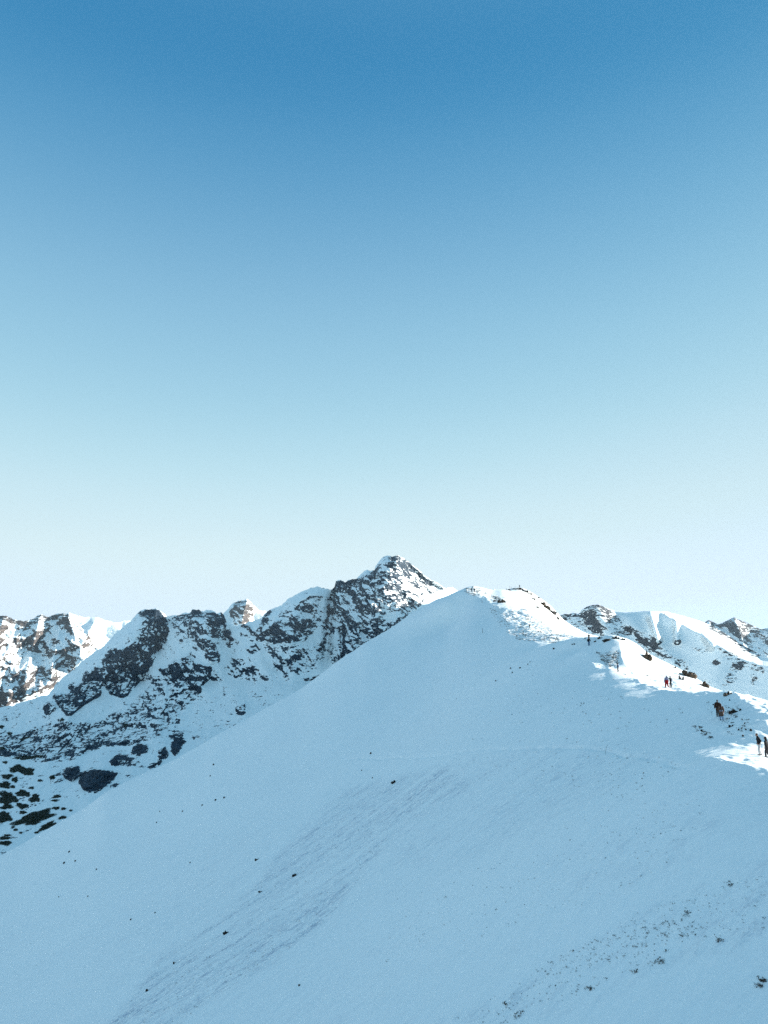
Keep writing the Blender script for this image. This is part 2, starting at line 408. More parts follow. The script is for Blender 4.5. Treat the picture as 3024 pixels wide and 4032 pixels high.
# zones of the hill
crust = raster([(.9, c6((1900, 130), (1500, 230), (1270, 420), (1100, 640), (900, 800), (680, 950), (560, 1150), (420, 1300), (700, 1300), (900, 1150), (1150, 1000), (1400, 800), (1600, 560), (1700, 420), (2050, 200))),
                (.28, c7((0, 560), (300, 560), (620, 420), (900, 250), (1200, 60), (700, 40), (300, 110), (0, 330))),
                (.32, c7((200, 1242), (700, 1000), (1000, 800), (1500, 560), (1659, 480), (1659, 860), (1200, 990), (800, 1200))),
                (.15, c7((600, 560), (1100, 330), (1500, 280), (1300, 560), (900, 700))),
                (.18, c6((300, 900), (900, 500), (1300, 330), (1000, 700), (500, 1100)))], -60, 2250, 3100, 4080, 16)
tramp = raster([(1, c4((280, 290), (400, 262), (480, 290), (520, 350), (640, 480), (900, 440), (1000, 540), (1250, 620), (1430, 690), (1300, 760), (1100, 810), (800, 790), (640, 660), (520, 420), (350, 350))),
                (.9, c5((200, 540), (480, 530), (500, 660), (420, 700), (250, 690))),
                (1, c5((480, 680), (700, 715), (850, 760), (1000, 790), (1200, 830), (1400, 870), (1659, 930), (1659, 1060), (1500, 1000), (1380, 900), (1080, 880), (700, 830), (580, 780))),
                (.9, c5((1150, 1350), (1450, 1330), (1659, 1340), (1659, 1500), (1500, 1430))),
                (.8, c5((1400, 1000), (1659, 1050), (1659, 1300), (1400, 1250), (1250, 1130)))], 1700, 2250, 3100, 3100, 4)
rockz = raster([(.42, c4((300, 275), (470, 275), (520, 330), (400, 350), (320, 320))),
                (.42, c4((560, 430), (700, 480), (900, 470), (960, 560), (1250, 650), (1150, 720), (800, 640), (650, 560), (540, 460))),
                (.6, c4((520, 370), (600, 345), (690, 390), (680, 420), (560, 400))),
                (.55, c4((690, 290), (760, 262), (850, 262), (930, 300), (1000, 350), (1100, 410), (1160, 480), (1190, 540), (1120, 500), (1000, 430), (900, 350), (840, 310), (740, 300))),
                (.42, c5((100, 470), (230, 420), (400, 400), (560, 430), (560, 450), (420, 460), (300, 460), (120, 490))),
                (.40, c5((310, 550), (500, 520), (440, 600), (400, 640), (350, 600))),
                (.5, c5((600, 460), (660, 490), (735, 600), (700, 590), (620, 490))),
                (.35, c5((500, 690), (700, 715), (820, 750), (700, 730), (520, 712))),
                (.45, c5((900, 640), (1080, 690), (1180, 800), (1100, 770), (940, 690))),
                (.33, c5((1190, 930), (1420, 950), (1440, 1040), (1350, 1140), (1250, 1060)))], 1700, 2250, 3100, 3100, 2)
vis = (Yh > 14) & (Yh < 480)
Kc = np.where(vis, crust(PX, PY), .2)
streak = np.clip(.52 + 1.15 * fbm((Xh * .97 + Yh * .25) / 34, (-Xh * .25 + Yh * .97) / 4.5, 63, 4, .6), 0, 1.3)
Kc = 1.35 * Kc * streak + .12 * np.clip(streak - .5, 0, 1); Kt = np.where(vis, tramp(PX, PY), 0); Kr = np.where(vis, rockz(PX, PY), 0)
lod = lambda wl: sstep(1.0, .35, Yh / 740 / wl)       # leave out ripples finer than the grid
dz = .9 * fbm(Xh / 60, Yh / 45, 5, 3) * sstep(10, 60, Yh)
dz += .35 * fbm(Xh / 26, Yh / 9, 6, 3) * sstep(10, 40, Yh)
u_ = Xh * .97 + Yh * .25; v_ = -Xh * .25 + Yh * .97
dz += (.09 + .22 * Kc) * fbm(u_ / 6, v_ / 1.6, 8, 3) * lod(.8)
dz += (.045 + .14 * Kc) * fbm(u_ / 1.6, v_ / .55, 9, 2) * lod(.35)
dz += .36 * Kt * fbm(Xh / 2.2, Yh / 2.2, 11, 3, .6) + .42 * Kt * fbm(Xh / 7, Yh / 7, 12, 2)
dz += Kr * (.9 * ridged(Xh / 5, Yh / 5, 13, 4, .6) - .5) * sstep(60, 160, Yh)
Zh = Zh + np.where(Yh < 480, dz, 6 * fbm(Xh / 90, Yh / 90, 15, 4))
hill = grid_mesh("snow_slope", np.stack([Xh, Yh, Zh], -1), hill_mat(), {"crust": Kc, "rock": Kr})
tag(hill, "wind packed snow slope rising to the walked crest", kind="structure")

survey()

# ================================================================== mountains
def relief(name, sky, bottom, px0, px1, step, depth, rockpolys, mat, amps, rough_px, seed, ridgef=None, base_rock=0, gain=1.0, back=(26, .75), ledge=None):
    """a mountain side: each point keeps its own distance, ribs and gullies are real relief; the far side closes behind the crest"""
    px = np.arange(px0, px1 + step, step, dtype=float)
    top = interp_poly(sky, px) + rough_px * fbm(px / 30, px * 0 + seed, seed, 5, .68) * 1.3
    bot = interp_poly(bottom, px)
    n = int((bot - top).max() / step) + 2
    t = np.linspace(0, 1, n)[:, None]
    PXg = np.repeat(px[None], n, 0); PYg = bot[None] * (1 - t) + top[None] * t
    a, b = ab(PXg, PYg); _, btop = ab(px, top)
    y0 = depth(PXg, PYg, a, b, btop[None])
    X = a * y0; Z = b * y0
    R = raster(rockpolys, px0 - 8, PYg.min() - 8, px1 + 8, PYg.max() + 8, 3)(PXg, PYg) if rockpolys else np.zeros_like(X)
    R = np.maximum(R, base_rock)
    d = 0
    for wl, am, sn in amps:
        d = d + am * (ridged((X + .45 * Z) / wl + seed, (Z * .62 + y0 * .2) / wl, seed + int(wl), 2) - .55) * (sn + (1 - sn) * np.clip(R * 1.4, 0, 1))
    if ledge:
        lw, la = ledge     # beds dipping across the face: short cliffs between snow shelves
        wx_ = X + 14 * fbm(X / 90, Z / 90, seed + 5, 3); wz = Z + .5 * lw * fbm(X / (lw * 3), Z / (lw * 2), seed + 8, 3)
        d = d + la * (.12 + np.clip(R * 1.4, 0, 1)) * (noise2((wx_ * .3 + wz * .4) / lw * .5, (wz - .45 * wx_) / lw, seed + 11) + .6 * noise2((wz + .8 * wx_) / lw * .5, (wz * .6 - .9 * wx_) / lw * 1.4, seed + 12))
    if ridgef is not None: d = d + ridgef(PXg, PYg, X, Z)
    edge = sstep(0, .06, 1 - t)
    y = y0 - d * gain * (.25 + .75 * edge)
    P = np.stack([a * y, y, b * y], -1)
    du = np.gradient(P, axis=1); dv = np.gradient(P, axis=0); nn = np.cross(du, dv); nz = np.abs(nn[..., 2]) / (np.linalg.norm(nn, axis=2) + 1e-9)
    def box(M, k):
        for ax in (0, 1):
            Q = np.cumsum(np.pad(M, [(k + 1, k) if q == ax else (0, 0) for q in (0, 1)], mode='edge'), axis=ax)
            M = (np.take(Q, range(2 * k + 1, Q.shape[ax]), ax) - np.take(Q, range(0, Q.shape[ax] - 2 * k - 1), ax)) / (2 * k + 1)
        return M
    steep = (box(box(nz, 18), 18) - nz) * sstep(0, .10, 1 - t) + .16 * sstep(.10, 0, 1 - t) * (R > .25)
    m = 26; rows = []; cur = P[-1]
    wx = np.arange(1, m + 1)
    for k in wx:
        s = back[0] * (1 + k * .25)
        drop = s * back[1] * (1 if k > 1 else .5)
        cur = cur + np.array([0, 1, 0]) * s - np.array([0, 0, 1]) * drop
        q = cur.copy(); q[:, 2] += s * .25 * fbm(q[:, 0] / 60, q[:, 1] / 60, seed + 3, 3)
        rows.append(q)
    Pall = np.concatenate([P, np.array(rows)], 0); Rall = np.concatenate([R, np.repeat(R[-1:], m, 0)], 0)
    o = grid_mesh(name, Pall, mat, {"rock": Rall, "steep": np.concatenate([steep, np.zeros((m, len(px)))], 0)})
    o["_"] = 0; del o["_"]
    def place(qx, qy):
        i = int(np.clip(np.interp(qx, px, np.arange(len(px))), 0, len(px) - 1))
        j = int(np.clip(np.interp(-qy, -PYg[:, i], np.arange(n)), 0, n - 1))
        return P[j, i]
    return o, place

below_hill = [(x, y + 190) for x, y in HILL_SIL]

# ---- the rocky ridge with the pointed peak
MIDROCK = [
 (.80, c1((1130,130),(1210,95),(1300,110),(1360,190),(1390,270),(1370,340),(1310,420),(1260,520),(1210,600),(1160,640),(1150,700),(1060,790),(1000,820),(900,790),(840,710),(820,640),(850,480),(900,430),(1000,420),(1100,360),(1180,310),(1160,250),(1150,180))),
 (1.0, c1((1240,320),(1370,260),(1330,400),(1250,510),(1200,600),(1130,620),(1000,600),(860,600),(850,500),(960,450),(1120,390))),
 (-.5, c1((1120,150),(1200,170),(1260,240),(1230,330),(1150,330),(1180,250))),
 (.85, c1((820,560),(830,700),(820,800),(700,870),(560,970),(490,900),(430,820),(440,800),(570,790),(560,720),(650,660),(760,560))),
 (-.7, c1((590,720),(760,540),(800,560),(680,680),(590,780))),
 (.85, c2((250,1090),(330,1080),(400,1040),(480,1000),(530,960),(560,1000),(560,1060),(600,1050),(640,1080),(690,1080),(660,1200),(600,1250),(520,1270),(460,1210),(420,1250),(370,1230),(340,1150),(280,1130))),
 (-.9, c2((440,1220),(465,1150),(520,1060),(535,960),(555,970),(530,1080),(480,1180),(465,1250))),
 (.85, c2((560,870),(640,850),(700,870),(750,960),(750,1040),(700,1060),(640,1010),(650,960),(590,920))),
 (.85, c2((660,680),(740,680),(800,700),(810,770),(760,800),(740,850),(690,850),(670,780))),
 (.7, c2((780,810),(840,780),(870,880),(850,940),(820,930),(790,860))),
 (.8, c2((1060,830),(1180,740),(1230,700),(1280,720),(1330,720),(1350,640),(1400,690),(1470,690),(1490,740),(1540,780),(1500,820),(1450,870),(1380,890),(1320,910),(1250,880),(1190,900),(1120,880),(1050,870))),
 (.95, c2((1220,700),(1330,760),(1400,860),(1300,880),(1250,800))),
 (.6, c2((960,940),(1040,890),(1100,910),(1080,950),(1020,980))),
 (.65, c2((500,650),(540,625),(600,625),(610,690),(560,680))), (.65, c2((640,640),(720,640),(720,680),(650,670))), (.7, c2((770,640),(810,640),(800,760),(770,740))),
 (.6, line(9, c2((930,750),(1000,770),(1040,820),(1090,770),(1170,630)))), (.5, line(12, c2((480,690),(560,710),(640,760),(700,840)))),
 (.36, c2((360,680),(520,640),(760,660),(650,900),(560,880),(450,800),(360,760))),
 (.42, c3((0,640),(150,600),(300,560),(360,760),(200,860),(0,900))),
 (.40, line(9, c3((120,590),(200,560),(270,530)))), (.42, line(6, c3((240,520),(350,515)))),
 (.60, c3((420,460),(460,390),(640,370),(780,300),(850,190),(980,185),(1100,270),(1200,370),(1350,450),(1300,480),(1180,490),(1180,560),(1000,700),(800,840),(600,960),(490,1030),(480,800),(380,830),(360,780),(400,600))),
 (.85, c3((830,330),(880,345),(980,370),(960,400),(900,380),(830,350))), (.8, c3((650,620),(700,570),(760,575),(740,630),(690,650),(640,650))),
 (.85, c3((790,790),(880,720),(940,750),(830,830),(780,850))), (1.1, c3((485,790),(500,780),(515,920),(505,1035),(485,1035),(490,900))),
 (.78, c3((760,310),(790,290),(800,420),(770,450))), (.75, c3((390,590),(430,580),(430,690),(395,690))), (.68, c3((980,480),(1060,540),(1070,570),(1010,580))),
 (.62, c3((960,720),(1000,650),(1060,650),(1010,700))), (.62, c3((1020,300),(1080,250),(1130,310),(1060,330))), (.65, c3((600,640),(690,660),(640,760),(600,740))),
 (.6, c3((770,430),(900,480),(880,540),(780,500))), (.6, c3((520,690),(560,620),(590,650),(540,760))),
 (-.95, c3((735,640),(752,640),(756,860),(740,860))), (-.9, c3((1020,380),(1060,400),(1180,480),(1080,490),(1010,420))), (-.7, c3((820,230),(860,190),(900,210),(900,300),(830,300))),
 (-.6, c3((860,600),(980,560),(1000,640),(900,720),(850,700))),
 (.7, c3((295,985),(315,930),(345,920),(310,990))),
 # stony valley ground
 (.46, c1((150,1120),(300,1050),(560,1000),(800,1020),(1000,930),(1300,620),(1659,560),(1659,760),(1300,1150),(1100,1200),(900,1210),(500,1350),(250,1360),(0,1300),(0,1060))),
 (.58, c1((20,1200),(300,1180),(600,1060),(800,1120),(850,1200),(600,1330),(300,1330),(30,1290))),
 (.48, c1((900,950),(1000,930),(960,1020),(880,1010))), (.46, c1((1330,820),(1480,800),(1520,890),(1370,890))), (.47, c1((1430,1000),(1480,980),(1450,1120),(1400,1130))),
 (.46, c2((800,1120),(1060,1060),(1080,1120),(850,1190))), (.46, c2((880,1420),(980,1360),(960,1480),(900,1480))), (.36, c2((1180,1000),(1500,900),(1640,880),(1500,1130),(1200,1150))),
 (.62, c1((360,870),(430,840),(470,910),(370,960))), (.45, c1((0,980),(60,960),(80,1010),(0,1030))),
 (1.15, c1((640,1500),(660,1440),(760,1400),(900,1420),(970,1440),(930,1500),(850,1560),(780,1600),(700,1580))),
 (1.05, c1((530,1400),(640,1380),(660,1440),(610,1500),(560,1490),(510,1440))),
 (1.0, c1((900,1330),(960,1280),(1040,1290),(1060,1340),(1000,1350),(980,1400),(910,1370))),
 (1.0, c1((1080,1230),(1130,1190),(1200,1210),(1210,1260),(1150,1290),(1080,1290))),
 (1.0, c1((1240,1400),(1290,1340),(1300,1260),(1350,1220),(1380,1290),(1330,1340),(1260,1400))), (.85, c1((1200,1410),(1230,1360),(1290,1350),(1250,1400))),
 (1.0, c1((1390,1220),(1420,1150),(1500,1150),(1540,1180),(1500,1200),(1480,1240),(1440,1300),(1400,1260))),
 (.75, line(7, c1((870,1210),(960,1195),(1060,1200)))), (.75, line(8, c1((1380,1145),(1440,1125),(1500,1120)))), (.7, line(5, c1((1560,1150),(1659,1130)))),
 (.55, c1((400,1470),(500,1420),(520,1500),(420,1520))), (.5, c1((970,1300),(1120,1300),(1180,1400),(1000,1400))), (.45, c1((850,1580),(960,1500),(1000,1520),(900,1580))),
]
def mid_depth(px, py, a, b, bt):
    # concave valley side: gentle floor, steeper up to the crest, the pointed peak farther back
    y = np.interp(b, [-.34, -.29, -.2, -.12, -.06, .03, .12], [1120, 1260, 1640, 2040, 2300, 2470, 2620])
    k = np.interp(px, [-300, 300, 700, 1150, 1300, 1560, 1850], [1.25, 1.16, 1.10, 1.05, 1.07, 1.02, 1.14])
    return y * k
def mid_ridges(px, py, X, Z):
    # larger ribs: named from the picture, each a buttress standing out of the side
    d = 0
    for (x0, y0, x1, y1, w, h) in ((610, 2400, 250, 2800, 60, 95), (830, 2420, 790, 2690, 45, 50), (745, 2420, 690, 2670, 40, 40), (1200, 2350, 1130, 2520, 60, 55),
                                   (1530, 2200, 1390, 2560, 55, 80), (1440, 2260, 1350, 2600, 35, 45), (1560, 2200, 1640, 2400, 30, 40), (400, 3020, 330, 3100, 50, 25), (620, 2920, 520, 3020, 60, 22)):
        t = np.clip(((px - x0) * (x1 - x0) + (py - y0) * (y1 - y0)) / ((x1 - x0) ** 2 + (y1 - y0) ** 2), -.1, 1)
        q = np.hypot(px - x0 - t * (x1 - x0), py - y0 - t * (y1 - y0))
        d = d + h * np.exp(-(q / w) ** 2) * (1 - .45 * np.clip(t, 0, 1))
    # couloirs
    for (x0, y0, x1, y1, w, h) in ((1310, 2330, 1280, 2600, 16, -40), (665, 2440, 560, 2680, 22, -30), (880, 2460, 900, 2640, 30, -30), (1345, 2480, 1350, 2600, 9, -30)):
        t = np.clip(((px - x0) * (x1 - x0) + (py - y0) * (y1 - y0)) / ((x1 - x0) ** 2 + (y1 - y0) ** 2), 0, 1)
        q = np.hypot(px - x0 - t * (x1 - x0), py - y0 - t * (y1 - y0))
        d = d + h * np.exp(-(q / w) ** 2)
    return d
m_mid = rock_snow_mat("mountain_rock", 9, 36, (.004, .010, .018), (.036, .060, .085), .6)
mid, mid_place = relief("rocky_mountain", MID_SKY, below_hill, -440, 1960, 2.6, mid_depth, MIDROCK, m_mid,
    [(420, 70, .6), (190, 46, .5), (90, 26, .3), (42, 19, .10), (20, 9, .04)], 8, 21, mid_ridges, base_rock=.12, ledge=(30, 5.5))
tag(mid, "rocky snow covered ridge with the pointed highest peak above the valley", kind="structure")

# ---- range far left and the small peak behind the ridge
FARROCK = [(.44, c1((-100,150),(40,148),(310,150),(560,130),(600,200),(760,330),(800,430),(600,600),(300,760),(0,960),(-100,960))),
           (.66, c1((-60,640),(120,600),(330,580),(480,560),(600,580),(450,720),(300,800),(100,860),(0,960),(-60,960))),
           (-.9, c1((590,150),(760,165),(940,230),(980,260),(840,410),(760,380),(640,230))),
           (-.6, c1((60,220),(150,210),(130,330),(60,420))), (-.6, c1((380,190),(440,200),(520,330),(450,360))),
           (.5, c2((830,620),(900,555),(980,540),(1050,600),(1000,720),(860,740)))]
def far_depth(px, py, a, b, bt):
    y = np.interp(b, [-.25, -.12, -.05, 0, .06], [3300, 3650, 3950, 4180, 4400])
    return y * np.interp(px, [-300, 300, 700, 950, 1300], [1.0, 1.05, 1.1, 1.15, 1.2])
def far_ridges(px, py, X, Z):
    d = 0
    for (x0, y0, x1, y1, w, h) in ((160, 2420, 90, 2700, 30, 90), (20, 2420, -60, 2640, 30, 90), (260, 2412, 330, 2600, 34, 85), (250, 2412, 200, 2640, 26, 70), (972, 2360, 950, 2470, 26, 120), (380, 2432, 300, 2600, 24, 60)):
        t = np.clip(((px - x0) * (x1 - x0) + (py - y0) * (y1 - y0)) / ((x1 - x0) ** 2 + (y1 - y0) ** 2), -.1, 1)
        q = np.hypot(px - x0 - t * (x1 - x0), py - y0 - t * (y1 - y0))
        d = d + h * np.exp(-np.abs(q / w) ** 1.3) * (1 - .3 * np.clip(t, 0, 1))
    return d
m_far = rock_snow_mat("far_range_rock", 15, 55, (.030, .029, .030), (.12, .10, .088), -.7)
far, far_place = relief("far_mountain", FAR_SKY, [(x, y + 700) for x, y in FAR_SKY[:1]] + [(-260, 3050), (100, 3000), (600, 2800), (1300, 2650)], -440, 1290, 3, far_depth, FARROCK, m_far,
    [(700, 120, .6), (300, 110, .6), (140, 66, .45), (65, 26, .3), (30, 11, .2)], 8, 37, far_ridges, ledge=(60, 11), back=(45, .8))
tag(far, "sunlit jagged snowy range behind the rocky ridge on its left", kind="structure")

# ---- rounded mountain on the right
RIGHTROCK = [(.48, c5((-60,260),(60,230),(160,235),(220,170),(330,160),(400,205),(470,250),(500,300),(580,340),(560,430),(440,400),(300,400),(200,370),(0,280))),
             (.56, c5((240,250),(330,190),(420,260),(400,380),(300,370))),
             (.62, c5((600,390),(640,360),(690,370),(760,430),(840,490),(870,560),(960,590),(955,640),(880,600),(780,560),(660,500),(600,440))),
             (.62, c5((860,530),(900,560),(960,600),(940,625),(880,590))),
             (.8, c5((1210,630),(1245,590),(1280,630),(1240,660))), (.45, c5((1280,780),(1330,700),(1420,570),(1480,530),(1470,640),(1430,760),(1330,810))),
             (.46, c5((1510,720),(1550,690),(1600,770),(1560,800),(1510,790))), (.4, c5((1060,500),(1170,510),(1160,550),(1070,545))), (.36, c5((560,300),(640,330),(640,380),(570,360))),
             (.3, c5((930,440),(1000,440),(980,520),(900,520))), (.36, c5((940,540),(1010,600),(1060,680),(1000,690),(930,620))), (.3, c5((1250,480),(1500,530),(1640,620),(1640,720),(1500,660),(1300,600))),
             (.33, line(14, c5((1180,330),(1350,420),(1500,520),(1600,570)))), (.3, c5((700,230),(860,225),(1000,270),(860,260)))]
def right_depth(px, py, a, b, bt):
    y = np.interp(b, [-.16, -.1, -.05, 0, .05], [1250, 1390, 1520, 1650, 1780])
    y = y + (90 + 90 * sstep(2640, 2800, px)) * sstep(.003 + .007 * sstep(2600, 2660, px) + .012 * sstep(2640, 2800, px) * sstep(3120, 2860, px), 0, bt - b) * sstep(2560, 2680, px) * sstep(3160, 2860, px)
    return y * np.interp(px, [2050, 2330, 2600, 3024, 3500], [1.14, 1.10, 1.06, .93, .75])
def right_ridges(px, py, X, Z):
    d = 0
    for (x0, y0, x1, y1, w, h) in ((2340, 2381, 2420, 2560, 45, 55), (2560, 2412, 2590, 2510, 20, 62), (2660, 2440, 2665, 2520, 14, 26), (2760, 2470, 2800, 2540, 18, 26), (2860, 2500, 2800, 2680, 60, 30), (2490, 2460, 2640, 2600, 34, 30)):
        t = np.clip(((px - x0) * (x1 - x0) + (py - y0) * (y1 - y0)) / ((x1 - x0) ** 2 + (y1 - y0) ** 2), -.1, 1)
        q = np.hypot(px - x0 - t * (x1 - x0), py - y0 - t * (y1 - y0))
        d = d + h * np.exp(-(q / w) ** 2)
    return d
m_right = rock_snow_mat("right_mountain_rock", 7, 22, (.022, .026, .032), (.09, .095, .105), .7)
right, right_place = relief("rounded_mountain", RIGHT_SKY, [(x, y + 190) for x, y in HILL_SIL], 2090, 3340, 2.6, right_depth, RIGHTROCK, m_right,
    [(260, 20, .5), (110, 13, .25), (50, 7, .12), (24, 4.0, .04), (12, 2.0, .02)], 2.5, 53, right_ridges, base_rock=.06, ledge=(18, 2.6))
tag(right, "rounded snowy mountain behind the crest on its right side", kind="structure")

FARRROCK = [(.42, [(2600, 2400), (3600, 2400), (3600, 2620), (2600, 2620)])]
def farr_depth(px, py, a, b, bt):
    return np.interp(b, [-.15, -.05, 0, .05], [3300, 3650, 3950, 4250]) + 0 * px
def farr_ridges(px, py, X, Z):
    d = 0
    for (x0, y0, x1, y1, w, h) in ((2891, 2430, 2940, 2570, 30, 110), (2789, 2441, 2820, 2520, 20, 70), (3040, 2470, 3020, 2600, 30, 90)):
        t = np.clip(((px - x0) * (x1 - x0) + (py - y0) * (y1 - y0)) / ((x1 - x0) ** 2 + (y1 - y0) ** 2), -.1, 1)
        q = np.hypot(px - x0 - t * (x1 - x0), py - y0 - t * (y1 - y0))
        d = d + h * np.exp(-np.abs(q / w) ** 1.3)
    return d
m_farr = rock_snow_mat("distant_peak_rock", 15, 50, (.03, .032, .036), (.10, .10, .105), .6)
farr, farr_place = relief("distant_mountain", FARR_SKY, [(2600, 2700), (3600, 2900)], 2620, 3500, 3, farr_depth, FARRROCK, m_farr,
    [(500, 70, .6), (220, 45, .5), (100, 24, .4), (48, 11, .3), (24, 5, .2)], 4, 71, farr_ridges, back=(45, .8))
tag(farr, "distant pointed snowy peaks behind the rounded mountain", kind="structure")

# valley ground under everything, out to the horizon
gx = np.concatenate([np.linspace(-9000, -3000, 10), np.linspace(-2800, 2800, 57), np.linspace(3000, 9000, 10)])
gy = np.concatenate([np.linspace(-5000, -500, 10), np.linspace(-300, 6000, 64), np.linspace(6300, 10000, 8)])
GX, GY = np.meshgrid(gx, gy)
GZ = -590 + 30 * fbm(GX / 900, GY / 900, 91, 4)
m_val = rock_snow_mat("valley_snow", 14, 60, (.05, .05, .045), (.13, .12, .10), .3)
val = grid_mesh("valley_ground", np.stack([GX, GY, GZ], -1), m_val, {"rock": np.full(GX.shape, .3)})
tag(val, "snowy valley ground far below the slope", kind="structure")

#@@THINGS@@
# ================================================================== rocks
def rock_mat(name, a, b, snow_at=.58):
    m, nt, bs = new_mat(name)
    tc = N(nt, 'ShaderNodeNewGeometry')
    v = mapping(nt, (1, 1, 1.8))
    n1 = noise_n(nt, v, 1.3, 5, .65); n2 = noise_n(nt, v, 6, 4, .6)
    col = rgbmix(nt, ramp(nt, math_n(nt, 'ADD', math_n(nt, 'MULTIPLY', n1, .6), math_n(nt, 'MULTIPLY', n2, .4)), .36, .64), a, b)
    s = N(nt, 'ShaderNodeSeparateXYZ'); nt.links.new(tc.outputs['Normal'], s.inputs[0])
    f = ramp(nt, math_n(nt, 'ADD', s.outputs['Z'], math_n(nt, 'MULTIPLY', math_n(nt, 'SUBTRACT', n1, .5), 1.1)), snow_at, snow_at + .12)
    nt.links.new(rgbmix(nt, f, col, SNOW), bs.inputs['Base Color']); bs.inputs['Roughness'].default_value = .85
    bs.inputs['Specular IOR Level'].default_value = .15
    bp = N(nt, 'ShaderNodeBump'); bp.inputs['Strength'].default_value = .8; bp.inputs['Distance'].default_value = .12
    nt.links.new(n2, bp.inputs['Height']); nt.links.new(bp.outputs[0], bs.inputs['Normal'])
    return m
M_BROWN = rock_mat("brown_granite", (.018, .013, .009), (.115, .085, .06), .80)
M_GREY = rock_mat("grey_granite", (.022, .021, .02), (.12, .11, .10), .70)
M_DARK = rock_mat("dark_granite", (.010, .009, .009), (.045, .038, .032), .85)

import bmesh
def ico(sub):
    bm = bmesh.new(); bmesh.ops.create_icosphere(bm, subdivisions=sub, radius=1)
    v = np.array([q.co[:] for q in bm.verts]); f = [[q.index for q in p.verts] for p in bm.faces]; bm.free()
    return v, f
ICO = {k: ico(k) for k in (1, 2, 3, 4)}
def chunk(seed, size, off, sub=3):
    r = np.random.default_rng(seed); v, f = ICO[sub]; v = v.copy()
    for _ in range(16):
        n = r.normal(size=3); n /= np.linalg.norm(n); d = r.uniform(.5, .88)
        k = v @ n; v = v - np.where(k > d, k - d, 0)[:, None] * n
    v = v * (1 + .10 * fbm(v[:, 0] * 2.3 + seed, v[:, 1] * 2.3 + v[:, 2] * 1.7, seed % 97, 3)[:, None])
    return v * np.asarray(size) + np.asarray(off), f
def rock(px, py, wpx, hpx, label, m, n=1, name="rock", group=None, seed=None, sink=.3, cat="rock"):
    """px, py: middle of its foot in the photo; wpx, hpx: how wide and high it stands there"""
    g = ground(px, py); d = g[1]; s = d / F
    w_, h_ = wpx * s * 1.05, hpx * s * (1.1 if n == 1 else .92)
    seed = int(px * 7 + py) if seed is None else seed; r = np.random.default_rng(seed)
    V = []; Fc = []
    for k in range(n):
        if n == 1: size = (w_ / 2, w_ * .42, h_ * .75); off = (0, 0, h_ * .25)
        else:
            q = r.uniform(.28, .55); x = (k + .5) / n - .5
            hh = h_ * (.45 + .55 * (1 - abs(2 * x)) ** .7) * r.uniform(.7, 1)
            size = (w_ * q * .62, w_ * q * .55, hh * .8); off = (x * w_ * .9, r.uniform(-.12, .12) * w_, hh * .2)
        v, f = chunk(seed + 31 * k, size, off, 3 if wpx > 10 else 2)
        b0 = sum(len(x) for x in V); V.append(v); Fc += [[i + b0 for i in q] for q in f]
    V = np.vstack(V)
    if n > 1:   # let every boulder of the outcrop stand on the slope
        sl = []
        for k in range(n):
            pass
    o = mesh_obj(name, V, Fc, m); o.location = g - np.array([0, 0, h_ * .08])
    return tag(o, label, cat, group)

rock(2868, 2736, 40, 20, "brown boulder with a snow cap at the low right end of the crest", M_BROWN, 3)
rock(2712, 2664, 58, 36, "broad brown rock outcrop on the crest directly above the red trousered walker", M_BROWN, 5)
rock(2684, 2676, 24, 30, "grey slab leaning beside the broad brown outcrop on the crest", M_GREY, 2)
rock(2770, 2704, 46, 30, "long jagged brown outcrop sloping down the crest above the snow capped boulder", M_BROWN, 5)
rock(2545, 2592, 36, 44, "narrow steep brown rock band at the top edge of the bright snow bank", M_BROWN, 4)
rock(2655, 2630, 22, 18, "small grey brown rocks on the skyline left of the broad brown outcrop", M_BROWN, 2)
rock(2390, 2524, 30, 17, "dark rock cluster on the knoll right of the walker in blue jeans", M_DARK, 4)
rock(2425, 2514, 27, 16, "dark boulders on the knoll's top edge, right of the dark cluster", M_DARK, 3)
rock(2452, 2520, 20, 12, "small dark rocks at the right end of the knoll top", M_DARK, 3)
rock(2362, 2514, 18, 9, "low dark stones on the knoll just right of the walker in blue jeans", M_DARK, 3)
rock(2344, 2527, 12, 7, "single dark stone on the knoll beside the blue jeans", M_DARK, 1)
rock(2257, 2537, 15, 9, "dark stone on the shaded knoll left of the walker in blue jeans", M_DARK, 2)
rock(2305, 2513, 11, 7, "dark stone on the knoll edge left of the head of the walker in brown", M_DARK, 2)
rock(1976, 2372, 30, 26, "brown rock with one sunlit face standing in the bright snow below the summit", M_BROWN, 3)
rock(1948, 2368, 16, 9, "dark low rocks left of the sunlit brown rock below the summit", M_DARK, 3)
rock(2040, 2320, 40, 12, "dark rocks on the shaded summit top", M_DARK, 5)
rock(2004, 2325, 22, 8, "low dark rocks on the skyline at the left end of the summit", M_DARK, 3)
rock(2068, 2330, 22, 15, "grey rocks just right of the summit top", M_GREY, 3)
rock(2087, 2340, 18, 14, "sunlit brown rock lower right of the summit top", M_BROWN, 2)
rock(2100, 2360, 18, 12, "small grey rocks in the bright snow right of the summit", M_GREY, 3)
rock(2121, 2356, 12, 9, "upright grey rock on the skyline right of the summit", M_GREY, 1)
rock(2134, 2380, 24, 24, "dark brown rock tower at the upper end of the long skyline outcrop", M_BROWN, 3)
rock(2152, 2396, 30, 26, "brown rocks in the middle of the long skyline outcrop", M_BROWN, 4)
rock(2176, 2416, 34, 28, "grey brown rocks at the lower end of the long skyline outcrop", M_GREY, 4)
rock(2194, 2436, 20, 18, "last small rocks of the skyline outcrop before the rounded mountain", M_GREY, 3)
rock(2116, 2394, 18, 12, "flat grey rocks in bright snow left of the skyline outcrop", M_GREY, 3)
rock(2078, 2438, 14, 7, "dark stones on the lit slope above the lone bent walker", M_DARK, 3)
